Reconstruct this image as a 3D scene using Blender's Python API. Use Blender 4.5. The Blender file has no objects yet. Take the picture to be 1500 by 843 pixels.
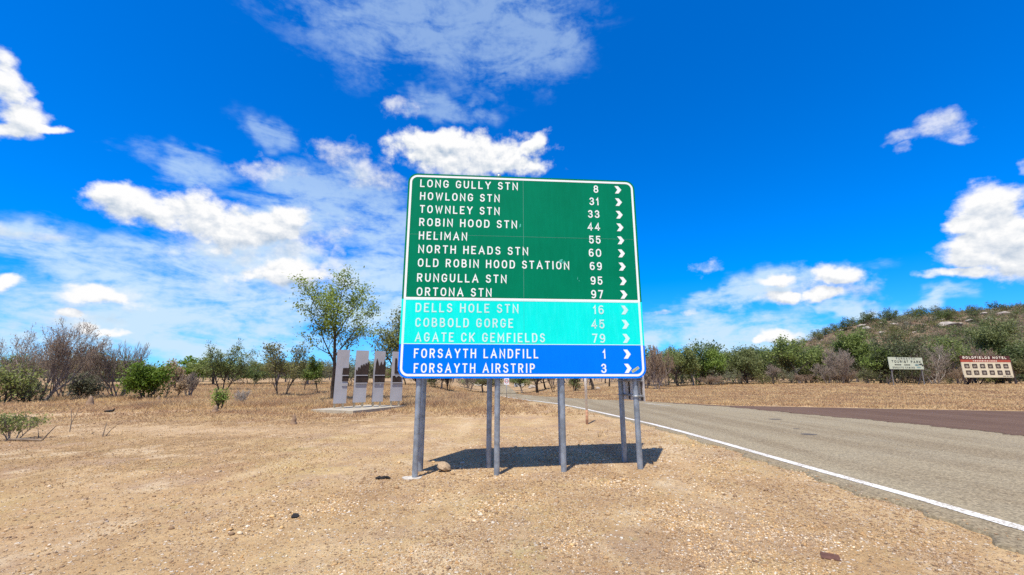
import bpy, math, random
import numpy as np
R = math.radians
PI = math.pi
SC = bpy.context.scene
COL = SC.collection

# ------------------------------------------------------------------ camera
EYE = 1.47
PITCH = math.atan(132.5 / 620.0)
cam_d = bpy.data.cameras.new('camera')
cam = bpy.data.objects.new('camera', cam_d)
COL.objects.link(cam)
cam.location = (0, 0, EYE)
cam.rotation_euler = (PI / 2 + PITCH, 0, 0)
cam_d.sensor_width = 36.0
cam_d.lens = 620.0 / 1500.0 * 36.0
cam_d.clip_start = 0.05
cam_d.clip_end = 20000
SC.camera = cam

# ------------------------------------------------------------------ exposure
SC.view_settings.view_transform = 'Standard'
SC.view_settings.look = 'None'
SC.view_settings.gamma = 1.0
SC.view_settings.use_curve_mapping = False
SC.view_settings.exposure = 0.5
SC.cycles.max_bounces = 6
SC.cycles.transparent_max_bounces = 8
SC.cycles.use_denoising = False

# ------------------------------------------------------------------ sun
SUN_VEC = (0.18, 0.41, -1.0)          # direction the light travels
sun_d = bpy.data.lights.new('sun', 'SUN')
sun_d.energy = 4.2
sun_d.angle = R(0.53)
sun_d.color = (1.0, 0.955, 0.89)
sun = bpy.data.objects.new('sun', sun_d)
COL.objects.link(sun)
from mathutils import Vector, Matrix
sun.rotation_euler = Vector(SUN_VEC).to_track_quat('-Z', 'Y').to_euler()
sun.location = (-20, -45, 110)
SUN_EL = math.atan(1.0 / math.hypot(SUN_VEC[0], SUN_VEC[1]))
SUN_AZ = math.atan2(-SUN_VEC[0], -SUN_VEC[1])

# ------------------------------------------------------------------ node helper
class NT:
    def __init__(s, tree):
        s.t = tree; s.n = tree.nodes; s.l = tree.links
    def new(s, typ, ins=None, **kw):
        nd = s.n.new(typ)
        for k, v in kw.items():
            setattr(nd, k, v)
        for k, v in (ins or {}).items():
            s.put(nd, k, v)
        return nd
    def put(s, nd, k, v):
        sock = nd.inputs[k]
        if hasattr(v, 'node'):
            s.l.new(v, sock)
        elif isinstance(v, bpy.types.Node):
            s.l.new(v.outputs[0], sock)
        else:
            if isinstance(v, (tuple, list)) and sock.type == 'RGBA' and len(v) == 3:
                v = (*v, 1)
            sock.default_value = v
    def math(s, op, a, b=None, clamp=False):
        nd = s.n.new('ShaderNodeMath'); nd.operation = op; nd.use_clamp = clamp
        s.put(nd, 0, a)
        if b is not None: s.put(nd, 1, b)
        return nd.outputs[0]
    def vmath(s, op, a, b=None, scale=None):
        nd = s.n.new('ShaderNodeVectorMath'); nd.operation = op
        s.put(nd, 0, a)
        if b is not None: s.put(nd, 1, b)
        if scale is not None: s.put(nd, 'Scale', scale)
        return nd.outputs['Value'] if op in ('LENGTH', 'DOT_PRODUCT', 'DISTANCE') else nd.outputs[0]
    def noise(s, vec, scale, detail=4, rough=0.55, dist=0.0, out='Fac', lac=2.0):
        nd = s.new('ShaderNodeTexNoise', {'Vector': vec, 'Scale': scale, 'Detail': detail, 'Roughness': rough, 'Distortion': dist, 'Lacunarity': lac})
        return nd.outputs[out]
    def mapr(s, v, a, b, c=0.0, d=1.0, smooth=True):
        nd = s.new('ShaderNodeMapRange', {'Value': v, 'From Min': a, 'From Max': b, 'To Min': c, 'To Max': d})
        nd.clamp = True
        if smooth: nd.interpolation_type = 'SMOOTHSTEP'
        return nd.outputs[0]
    def mix(s, f, a, b, blend='MIX'):
        nd = s.n.new('ShaderNodeMix'); nd.data_type = 'RGBA'; nd.blend_type = blend
        s.put(nd, 0, f); s.put(nd, 6, a); s.put(nd, 7, b)
        return nd.outputs[2]
    def mapping(s, vec, loc=(0, 0, 0), rot=(0, 0, 0), scale=(1, 1, 1), typ='POINT'):
        nd = s.new('ShaderNodeMapping', {'Vector': vec}, vector_type=typ)
        if typ != 'VECTOR': nd.inputs['Location'].default_value = loc
        nd.inputs['Rotation'].default_value = rot
        nd.inputs['Scale'].default_value = scale
        return nd.outputs[0]

# ------------------------------------------------------------------ world: sky with clouds at fixed bearings
W = bpy.data.worlds.new('World')
SC.world = W
W.use_nodes = True
wt = NT(W.node_tree)
wt.n.clear()
sky = wt.new('ShaderNodeTexSky', sky_type='NISHITA', sun_disc=False)
sky.sun_elevation = SUN_EL
sky.sun_rotation = SUN_AZ
sky.altitude = 400
sky.air_density = 1.0
sky.dust_density = 0.35
sky.ozone_density = 2.0
tc = wt.new('ShaderNodeTexCoord')
DIR = tc.outputs['Generated']
sep = wt.new('ShaderNodeSeparateXYZ', {0: DIR})
az = wt.math('ARCTAN2', sep.outputs[0], sep.outputs[1])
el = wt.math('ARCSINE', sep.outputs[2])
p0 = wt.new('ShaderNodeCombineXYZ', {0: az, 1: el}).outputs[0]

# [azimuth, elevation, half width, half height, tilt] in degrees
CUMULUS = [(-53.79, 24.77, 1.72, 3.04, 27.4), (-52.49, 22.74, 2.5, 1.87, 4.9), (-50.61, 22.41, 1.94, 0.6, 11.2), (-53.26, 21.19, 1.92, 1.0, 24.3), (-45.38, 17.87, 2.29, 1.51, 16.5), (-42.09, 17.46, 5.66, 2.49, 9.4), (-38.25, 17.67, 4.73, 3.0, 12.8), (-34.67, 17.68, 3.44, 2.55, 11.3), (-30.8, 17.77, 3.74, 2.45, 9.8), (-28.72, 19.34, 2.94, 1.87, 9.7), (-6.05, 29.26, 12.26, 3.27, 2.5), (-13.0, 29.84, 6.02, 2.33, 5.7), (-10.11, 30.92, 7.7, 1.48, 4.4), (2.54, 30.46, 4.22, 1.19, 16.9), (-1.01, 28.38, 7.83, 1.99, 0.4), (-28.02, 12.62, 5.98, 2.12, 6.4), (-31.57, 11.88, 3.59, 1.43, 7.0), (-50.34, 7.62, 1.3, 0.92, 9.0), (-44.79, 7.59, 2.83, 1.02, 7.4), (-46.33, 5.45, 1.38, 0.49, 5.7), (-45.26, 4.45, 1.67, 0.58, 4.5), (-43.31, 4.2, 1.91, 0.52, 3.9), (38.28, 11.11, 3.51, 1.32, -8.5), (32.91, 11.55, 2.79, 0.91, -7.2), (32.99, 9.34, 2.24, 1.11, -5.9), (36.81, 9.07, 2.83, 1.34, -6.6), (32.41, 4.25, 2.22, 1.2, -2.7), (30.69, 3.94, 0.88, 0.51, -2.3), (50.79, 15.13, 2.98, 2.6, -17.1), (50.65, 12.38, 3.36, 4.3, -14.3), (49.39, 11.0, 3.93, 2.2, -12.3), (51.03, 9.85, 3.26, 2.13, -11.7), (47.0, 9.81, 2.88, 0.9, -10.2), (48.85, 14.3, 1.65, 1.11, -15.3), (-34.22, 16.76, 6.07, 2.96, 10.6)]
SOFT = [(-22.72, 26.49, 4.93, 2.2, -0.6), (-19.05, 25.06, 4.01, 1.66, 7.5), (-16.5, 25.2, 2.29, 1.47, 6.5), (-32.63, 23.85, 4.28, 1.4, 13.3), (-16.0, 34.11, 2.64, 1.24, 22.6), (48.11, 23.07, 2.98, 1.5, -9.9), (45.7, 23.02, 2.49, 0.94, -0.2), (45.15, 21.94, 1.13, 0.64, -19.2), (49.11, 21.71, 1.42, 1.12, -21.6), (25.22, 13.09, 1.66, 0.94, -5.9), (52.41, 17.88, 0.84, 0.85, -20.8), (18.87, 8.06, 1.46, 0.54, -2.7), (22.96, 8.1, 1.39, 0.53, -3.4), (40.65, 7.47, 1.48, 0.79, -6.3), (-23.53, 14.8, 1.81, 1.48, 46.1), (36.62, 10.0, 6.1, 2.41, -7.2), (-30.53, 15.4, 8.96, 4.56, 8.4), (-27.25, 12.54, 8.46, 2.67, 6.1), (-35.38, 15.38, 6.45, 2.82, 10.2), (-50.65, 12.38, 2.93, 0.74, 2.3), (-44.55, 7.62, 4.19, 1.15, 7.3), (-46.22, 4.76, 3.33, 1.1, 4.9)]
VEIL = [(-11.89, 44.37, 33.87, 8.54, 5.0), (1.07, 41.26, 15.2, 5.91, -0.5), (-32.15, 28.75, 5.31, 2.25, -10.3), (-39.61, 22.74, 7.94, 2.82, 8.2), (-49.38, 12.26, 7.47, 1.89, -0.6), (-39.87, 11.96, 20.83, 3.92, 2.6), (-31.94, 15.18, 14.21, 8.41, 8.5), (-36.31, 7.62, 28.24, 6.21, 4.5), (-38.76, 3.78, 29.15, 3.39, 2.5), (-47.38, 5.16, 9.88, 3.71, 5.4), (-21.46, 20.0, 13.14, 8.07, 6.9), (-17.35, 10.78, 14.27, 8.42, 3.1), (28.49, 9.94, 13.95, 1.75, 5.0), (28.1, 6.05, 16.39, 3.67, -0.0), (22.66, 4.47, 13.08, 2.21, -1.8), (46.37, 7.19, 5.39, 1.14, -4.4), (-10.31, 35.27, 9.63, 2.76, 4.8), (-25.98, 23.48, 8.69, 4.79, 9.9), (33.47, 10.62, 10.3, 2.04, 1.3), (39.24, 7.33, 5.4, 1.2, -5.9)]

def field(p, items):
    cur = None
    for a, e, ra, re, rot in items:
        q = p
        if cur is not None:                       # one after another, which keeps the node stack small
            nd = wt.n.new('ShaderNodeVectorMath'); nd.operation = 'MULTIPLY_ADD'
            wt.put(nd, 0, cur); nd.inputs[1].default_value = (0, 0, 1e-6); wt.put(nd, 2, p)
            q = nd.outputs[0]
        m = wt.mapping(q, (R(a), R(e), 0), (0, 0, R(rot)), (R(ra), R(re), 1), 'TEXTURE')
        l = wt.vmath('LENGTH', m)
        cur = l if cur is None else wt.math('MINIMUM', cur, l)
    return wt.math('SUBTRACT', 1.0, cur)

# billowing edges: the bearings are warped before the distance to each cloud is taken
pw = wt.mapping(p0, scale=(1.0, 1.25, 1.0))
wn = wt.noise(pw, 8.0, 4, 0.5, out='Color')
wn2 = wt.noise(pw, 25.0, 4, 0.55, out='Color')
warp = wt.vmath('ADD', wt.vmath('SCALE', wt.vmath('SUBTRACT', wn, (0.5, 0.5, 0.5)), scale=0.075), wt.vmath('SCALE', wt.vmath('SUBTRACT', wn2, (0.5, 0.5, 0.5)), scale=0.034))
p1 = wt.vmath('ADD', p0, wt.vmath('MULTIPLY', warp, (1, 0.75, 0)))
f1 = field(p1, CUMULUS)
fU = field(wt.vmath('ADD', p1, (0.0, 0.022, 0.0)), CUMULUS)
fS = field(p1, SOFT)
nA = wt.noise(pw, 17.0, 9, 0.60)
nB = wt.noise(wt.vmath('ADD', pw, (0.003, 0.014, 0.0)), 17.0, 8, 0.57)
dens = wt.math('ADD', wt.math('MINIMUM', f1, 0.6), wt.math('MULTIPLY', wt.math('SUBTRACT', nA, 0.5), 1.45))
alpha1 = wt.mapr(dens, 0.0, 0.5)
densS = wt.math('ADD', wt.math('MINIMUM', fS, 0.5), wt.math('MULTIPLY', wt.math('SUBTRACT', nA, 0.5), 2.6))
alpha1 = wt.math('MAXIMUM', alpha1, wt.math('MULTIPLY', wt.mapr(densS, -0.05, 0.95), 0.72))
# heaps lit from above: bright crowns, soft grey-blue bases
base_ = wt.math('MULTIPLY', wt.math('SUBTRACT', f1, fU), 0.62)
rel = wt.math('MULTIPLY', wt.math('SUBTRACT', nA, nB), 2.8)
lit = wt.math('ADD', wt.math('ADD', rel, base_), 0.74, clamp=True)
cloud_col = wt.mix(lit, (0.42, 0.53, 0.68), (1.0, 1.0, 1.0))

# thin high veil: streaked and mottled
pv = wt.mapping(p0, rot=(0, 0, R(-14)), scale=(1.0, 3.2, 1.0))
v1 = wt.noise(pv, 7.0, 6, 0.6, 0.5)
v2 = wt.noise(wt.mapping(p0, scale=(1.2, 2.0, 1.0)), 55.0, 4, 0.6)
wv = wt.vmath('SCALE', wt.vmath('SUBTRACT', wt.noise(p0, 5.0, 4, 0.6, out='Color'), (0.5, 0.5, 0.5)), scale=0.34)
f2 = field(wt.vmath('ADD', p0, wt.vmath('MULTIPLY', wv, (1, 0.5, 0))), VEIL)
vv = wt.math('ADD', wt.math('MULTIPLY', wt.math('SUBTRACT', v1, 0.5), 1.7), wt.math('MULTIPLY', wt.math('SUBTRACT', v2, 0.5), 0.45))
alpha2 = wt.math('MULTIPLY', wt.mapr(wt.math('ADD', wt.math('MINIMUM', f2, 0.7), wt.math('MULTIPLY', vv, 1.25)), 0.02, 0.9), wt.mapr(f2, -0.1, 0.6))
# the veil is thicker towards the horizon, where one looks along it
vthick = wt.mapr(el, R(7), R(33), 0.95, 0.42)
alpha2 = wt.math('MULTIPLY', alpha2, vthick)

skycol = wt.vmath('MULTIPLY', sky.outputs[0], (0.38, 0.80, 1.45))
hs = wt.new('ShaderNodeHueSaturation', {'Saturation': 1.12, 'Value': 1.0, 'Color': skycol})
CLOUD = 6.3
veil_c = wt.vmath('SCALE', (0.64, 0.84, 1.0), scale=CLOUD * 0.98)
cum_c = wt.vmath('SCALE', cloud_col, scale=CLOUD)
c1 = wt.mix(alpha2, hs.outputs[0], veil_c)
c2 = wt.mix(alpha1, c1, cum_c)
# unseen warm cloud deck, added behind and beside the camera to neutralise blue shadows
bk = wt.mapr(wt.math('ABSOLUTE', az), R(80), R(120))
bk = wt.math('MULTIPLY', bk, wt.mapr(wt.noise(DIR, 2.2, 5, 0.6), 0.36, 0.62))
c2 = wt.mix(wt.math('MULTIPLY', bk, 0.85), c2, wt.vmath('SCALE', (1.0, 0.83, 0.60), scale=CLOUD * 0.62))
bg = wt.new('ShaderNodeBackground', {'Color': c2, 'Strength': 0.112})
wo = wt.new('ShaderNodeOutputWorld', {'Surface': bg.outputs[0]})
W.cycles.sampling_method = 'MANUAL'
W.cycles.sample_map_resolution = 512

# ------------------------------------------------------------------ terrain
def ss(a, b, x):
    t = np.clip((np.asarray(x, float) - a) / (b - a), 0, 1)
    return t * t * (3 - 2 * t)

RIDGE_X = [40, 90.4, 112.1, 124.8, 137.6, 150.7, 163.5, 176.1, 194.8, 213.5, 232.6, 300, 520, 900]
RIDGE_Z = [0.0, 3.6, 8.2, 13.6, 18.4, 23.8, 26.3, 27.6, 28.6, 29.8, 32.6, 38, 24, 0.0]
def wob(x, y, s, seed):
    r = np.random.RandomState(seed)
    o = 0
    for k in range(5):
        a = r.rand() * 6.28; f = s * (0.6 + 1.1 * r.rand())
        o = o + np.sin(f * (x * math.cos(a) + y * math.sin(a)) + r.rand() * 6.28)
    return o / 5
def hgt(x, y):
    x = np.asarray(x, float); y = np.asarray(y, float)
    cross = 0.115 * np.clip((x + 1.8) / 5.6, 0, 1)
    z = cross
    xc = -0.022 * y
    wid = 7.0 + 0.03 * np.maximum(y, 0)
    cor = np.exp(-(np.abs((x - xc) / wid)) ** 4)
    z = z - 1.55 * ss(37, 72, y) * cor
    off = np.maximum(ss(4.0, 1.0, x), ss(0, 6, y + 0.36 * x - 26.5))          # 0 on the paved area
    off = off * (1 - cor * ss(28, 36, y) * ss(0.9, 0.3, np.abs((x - xc) / np.maximum(wid, 1)) * 3))
    near = np.exp(-((x / 30) ** 2 + ((y - 5) / 30) ** 2))
    z = z + off * (0.05 * wob(x, y, 0.55, 3) * ss(0, 9, np.hypot(x - 0.2, y - 7)) + 0.018 * wob(x, y, 2.4, 4))
    z = z + 0.9 * ss(40, 120, y) * ss(-10, -45, x) + 0.12 * off * wob(x, y, 0.12, 8) * ss(18, 40, np.hypot(x, y))
    z = z + 0.55 * ss(26, 56, y) * ss(10, 42, x)
    rid = np.interp(x * 190.0 / np.maximum(y, 190.0), RIDGE_X, RIDGE_Z)
    t = np.clip((y - 66) / 124, 0, 1)
    prof = (t ** 1.25) * (1 - ss(230, 800, y)) * (1 + 0.0 * t)
    rough = 2.6 * wob(x, y, 0.07, 21) + 1.1 * wob(x, y, 0.22, 22)
    z = z + rid * prof + rough * np.clip(rid * prof / 6, 0, 1)
    # distant low rise on the plain
    z = z + 3.0 * ss(420, 1100, np.hypot(x, y)) * ss(0.4, -0.6, x / (np.abs(y) + 1))
    return z

FWD = (0.0, math.cos(PITCH), math.sin(PITCH)); UPV = (0.0, -math.sin(PITCH), math.cos(PITCH))
def ray(px, py):
    a = (px - 750) / 620.0; b = -(py - 421.5) / 620.0
    return np.array([a, FWD[1] + b * UPV[1], FWD[2] + b * UPV[2]])
def ground_at(px, py, far=260.0):
    d = ray(px, py)
    ts = np.concatenate([np.linspace(2.0, 60, 3000), np.linspace(60, far, 4000)])
    P = np.array([0, 0, EYE])[None, :] + ts[:, None] * d[None, :]
    below = P[:, 2] <= hgt(P[:, 0], P[:, 1])
    i = int(np.argmax(below)) if below.any() else len(ts) - 1
    return float(P[i, 0]), float(P[i, 1]), float(hgt(P[i, 0], P[i, 1]))
def at_depth(px, y):
    d = ray(px, 560.0)
    x = d[0] / d[1] * y
    return float(x), float(y), float(hgt(x, y))

# ------------------------------------------------------------------ mesh helpers
def link(name, me, mats, parent=None, smooth=False):
    o = bpy.data.objects.new(name, me)
    COL.objects.link(o)
    for m in (mats if isinstance(mats, (list, tuple)) else [mats]):
        if m is not None: me.materials.append(m)
    if parent is not None: o.parent = parent
    if smooth:
        me.polygons.foreach_set('use_smooth', np.ones(len(me.polygons), bool))
    return o

def mesh_np(name, V, F):
    """V (n,3); F (m,k) one face size."""
    V = np.asarray(V, np.float32); F = np.asarray(F, np.int32)
    me = bpy.data.meshes.new(name)
    me.vertices.add(len(V)); me.vertices.foreach_set('co', V.ravel())
    k = F.shape[1]
    me.loops.add(F.size); me.loops.foreach_set('vertex_index', F.ravel())
    me.polygons.add(len(F))
    me.polygons.foreach_set('loop_start', np.arange(0, F.size, k, dtype=np.int32))
    try: me.polygons.foreach_set('loop_total', np.full(len(F), k, np.int32))
    except Exception: pass
    me.update(calc_edges=True)
    return me

class MB:
    """collects faces for one mesh"""
    def __init__(s): s.v = []; s.f = []; s.mi = []; s.m = 0
    def add(s, vs, fs):
        b = len(s.v)
        s.v += [tuple(map(float, p)) for p in vs]
        for f in fs:
            s.f.append([b + i for i in f]); s.mi.append(s.m)
    def box(s, x0, x1, y0, y1, z0, z1):
        s.add([(x0, y0, z0), (x1, y0, z0), (x1, y1, z0), (x0, y1, z0), (x0, y0, z1), (x1, y0, z1), (x1, y1, z1), (x0, y1, z1)],
              [(0, 3, 2, 1), (4, 5, 6, 7), (0, 1, 5, 4), (1, 2, 6, 5), (2, 3, 7, 6), (3, 0, 4, 7)])
    def tube(s, pts, rad, n=10, cap=True):
        pts = [np.array(p, float) for p in pts]
        if not hasattr(rad, '__len__'): rad = [rad] * len(pts)
        rings = []; b = len(s.v)
        for i, p in enumerate(pts):
            d = pts[min(i + 1, len(pts) - 1)] - pts[max(i - 1, 0)]
            d = d / (np.linalg.norm(d) + 1e-9)
            a = np.cross(d, (0, 0, 1)) if abs(d[2]) < 0.95 else np.cross(d, (1, 0, 0))
            a = a / np.linalg.norm(a); c = np.cross(d, a)
            for k in range(n):
                t = 2 * PI * k / n
                s.v.append(tuple(p + rad[i] * (math.cos(t) * a + math.sin(t) * c)))
        for i in range(len(pts) - 1):
            for k in range(n):
                k2 = (k + 1) % n
                s.f.append([b + i * n + k, b + (i + 1) * n + k, b + (i + 1) * n + k2, b + i * n + k2]); s.mi.append(s.m)
        if cap:
            s.f.append([b + k for k in range(n)]); s.mi.append(s.m)
            s.f.append([b + (len(pts) - 1) * n + k for k in reversed(range(n))]); s.mi.append(s.m)
    def prism(s, poly, y0, y1):
        """poly of (x, z) seen from -y; solid between y0 (front) and y1"""
        n = len(poly)
        vs = [(x, y0, z) for x, z in poly] + [(x, y1, z) for x, z in poly]
        fs = [list(range(n)), list(range(2 * n - 1, n - 1, -1))]
        fs += [[i, n + i, n + (i + 1) % n, (i + 1) % n] for i in range(n)]
        s.add(vs, fs)
    def build(s, name, mats, parent=None, smooth=False):
        me = bpy.data.meshes.new(name)
        me.from_pydata(s.v, [], s.f)
        me.validate(); me.update()
        o = link(name, me, mats, parent, smooth)
        if len(s.mi) == len(me.polygons) and any(s.mi):
            me.polygons.foreach_set('material_index', np.array(s.mi, np.int32))
        return o

def tag(o, label=None, cat=None, group=None, kind=None):
    if label: o['label'] = label
    if cat: o['category'] = cat
    if group: o['group'] = group
    if kind: o['kind'] = kind
    return o
def empty(name, loc=(0, 0, 0), rz=0.0):
    o = bpy.data.objects.new(name, None)
    COL.objects.link(o)
    o.location = loc; o.rotation_euler = (0, 0, rz)
    o.empty_display_size = 0.2
    return o
def copy_tree(o, parent=None):
    c = o.copy(); COL.objects.link(c)
    if parent is not None: c.parent = parent
    for ch in list(o.children): copy_tree(ch, c)
    return c

# ------------------------------------------------------------------ materials
def mat(name, col, rough=0.7, metal=0.0, var=0.12, scale=6.0, bump=0.0, bscale=40.0, spec=0.4, dirt=None, detail=5):
    m = bpy.data.materials.new(name); m.use_nodes = True
    t = NT(m.node_tree); t.n.clear()
    co = t.new('ShaderNodeTexCoord').outputs['Object']
    n = t.noise(co, scale, detail, 0.6)
    lo = tuple(c * (1 - var) for c in col); hi = tuple(min(1, c * (1 + var)) for c in col)
    c = t.mix(t.mapr(n, 0.3, 0.7), lo, hi)
    if dirt:
        dn = t.noise(t.mapping(co, scale=(1.0, 1.0, 0.35)), scale * 1.7, 6, 0.7)
        c = t.mix(t.math('MULTIPLY', t.mapr(dn, 0.5, 0.8), dirt[1]), c, dirt[0])
    b = t.new('ShaderNodeBsdfPrincipled', {'Base Color': c, 'Roughness': rough, 'Metallic': metal, 'Specular IOR Level': spec})
    if bump:
        bn = t.noise(co, bscale, 5, 0.6)
        b2 = t.new('ShaderNodeBump', {'Height': bn, 'Strength': bump, 'Distance': 0.02})
        t.l.new(b2.outputs[0], b.inputs['Normal'])
    t.new('ShaderNodeOutputMaterial', {'Surface': b.outputs[0]})
    return m

def leaf_mat(name, c1, c2, trans=0.42, patch=None):
    m = bpy.data.materials.new(name); m.use_nodes = True
    t = NT(m.node_tree); t.n.clear()
    g = t.new('ShaderNodeNewGeometry')
    oi = t.new('ShaderNodeObjectInfo')
    r = g.outputs['Random Per Island']
    co = t.new('ShaderNodeTexCoord').outputs['Object']
    f = t.math('ADD', t.math('MULTIPLY', r, 0.55), t.math('MULTIPLY', t.mapr(t.noise(co, 1.1, 3, 0.6), 0.3, 0.7), 0.45))
    c = t.mix(f, c1, c2)
    if patch:
        c = t.mix(t.mapr(t.noise(co, 0.9, 2, 0.5), 0.55, 0.75), c, patch)
    hs = t.new('ShaderNodeHueSaturation', {'Hue': t.mapr(oi.outputs['Random'], 0, 1, 0.485, 0.515, False), 'Saturation': t.mapr(oi.outputs['Random'], 0, 1, 0.85, 1.12, False),
                                           'Value': t.mapr(oi.outputs['Random'], 0, 1, 0.82, 1.18, False), 'Color': c})
    b = t.new('ShaderNodeBsdfPrincipled', {'Base Color': hs.outputs[0], 'Roughness': 0.55, 'Specular IOR Level': 0.3})
    tr = t.new('ShaderNodeBsdfTranslucent', {'Color': hs.outputs[0]})
    mx = t.new('ShaderNodeMixShader', {0: trans, 1: b.outputs[0], 2: tr.outputs[0]})
    t.new('ShaderNodeOutputMaterial', {'Surface': mx.outputs[0]})
    return m

M = {}
M['post'] = mat('galvanised_post', (0.29, 0.33, 0.375), 0.45, 0.4, 0.25, 9, 0.05, 60, dirt=((0.12, 0.10, 0.08), 0.35))
M['gal'] = mat('galvanised_rail', (0.36, 0.37, 0.38), 0.45, 0.5, 0.15, 12)
M['alu'] = mat('sign_back_aluminium', (0.74, 0.70, 0.66), 0.5, 0.25, 0.1, 4, dirt=((0.20, 0.16, 0.12), 0.4))
def sign_mat(name, col, var=0.05, fade=None, famt=0.0, scuff=0.25):
    m = bpy.data.materials.new(name); m.use_nodes = True
    t = NT(m.node_tree); t.n.clear()
    co = t.new('ShaderNodeTexCoord').outputs['Object']
    n1 = t.noise(co, 1.3, 4, 0.6); n2 = t.noise(t.mapping(co, scale=(9, 9, 1.2)), 2.0, 5, 0.65)
    c = t.mix(t.mapr(n1, 0.3, 0.7), tuple(x * (1 - var) for x in col), tuple(min(1, x * (1 + var)) for x in col))
    if fade: c = t.mix(t.math('MULTIPLY', t.mapr(n2, 0.42, 0.72), famt), c, fade)
    sp = t.noise(co, 34, 3, 0.6)
    c = t.mix(t.math('MULTIPLY', t.mapr(sp, 0.70, 0.78), scuff), c, (0.62, 0.66, 0.6))
    b = t.new('ShaderNodeBsdfPrincipled', {'Base Color': c, 'Roughness': t.mapr(n2, 0.3, 0.7, 0.5, 0.7), 'Specular IOR Level': 0.04})
    t.new('ShaderNodeOutputMaterial', {'Surface': b.outputs[0]})
    return m
M['green'] = sign_mat('green_sheeting', (0.0, 0.20, 0.10), 0.07, (0.0, 0.235, 0.13), 0.35, 0.06)
M['aqua'] = sign_mat('faded_aqua_sheeting', (0.004, 0.84, 0.74), 0.05, (0.03, 0.90, 0.83), 0.5, 0.05)
M['blue'] = sign_mat('blue_sheeting', (0.0, 0.195, 0.96), 0.04, (0.0, 0.215, 0.97), 0.4, 0.02)
M['white'] = sign_mat('white_sheeting', (0.86, 0.90, 0.88), 0.03, None, 0, 0.0)
M['pale'] = sign_mat('faded_white_sheeting', (0.60, 0.86, 0.84), 0.07, (0.45, 0.80, 0.78), 0.8, 0.0)
M['palef'] = sign_mat('faded_white_border', (0.62, 0.93, 0.90), 0.05, None, 0.0, 0.0)
M['bark'] = mat('dark_bark', (0.075, 0.058, 0.045), 0.9, 0, 0.35, 5, 0.4, 30)
M['midbark'] = mat('brown_grey_bark', (0.22, 0.185, 0.17), 0.9, 0, 0.3, 5, 0.3, 30)
M['greybark'] = mat('grey_bark', (0.26, 0.22, 0.20), 0.9, 0, 0.3, 5, 0.3, 30)
M['palebark'] = mat('pale_bark', (0.42, 0.37, 0.31), 0.85, 0, 0.25, 3, 0.2, 30)
M['twig'] = mat('twig_grey', (0.29, 0.235, 0.185), 0.9, 0, 0.25, 4)
M['twigbrown'] = mat('twig_brown', (0.31, 0.225, 0.155), 0.9, 0, 0.3, 4)
M['lf_main'] = leaf_mat('leaf_yellow_green', (0.18, 0.23, 0.038), (0.33, 0.385, 0.095))
M['lf_green'] = leaf_mat('leaf_green', (0.145, 0.20, 0.042), (0.285, 0.345, 0.10))
M['lf_bright'] = leaf_mat('leaf_bright_green', (0.09, 0.175, 0.012), (0.19, 0.28, 0.03))
M['lf_dark'] = leaf_mat('leaf_dark_green', (0.085, 0.12, 0.034), (0.165, 0.205, 0.07))
M['lf_olive'] = leaf_mat('leaf_olive', (0.14, 0.15, 0.045), (0.25, 0.24, 0.085))
M['lf_greygreen'] = leaf_mat('leaf_grey_green', (0.15, 0.165, 0.09), (0.25, 0.25, 0.15))
M['lf_brown'] = leaf_mat('leaf_dry_brown', (0.23, 0.155, 0.105), (0.36, 0.26, 0.18))
M['lf_yellow'] = leaf_mat('leaf_pale_yellow', (0.42, 0.31, 0.12), (0.62, 0.47, 0.22))
M['lf_far'] = leaf_mat('leaf_distant_green', (0.11, 0.14, 0.045), (0.2, 0.22, 0.08), 0.3)

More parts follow.
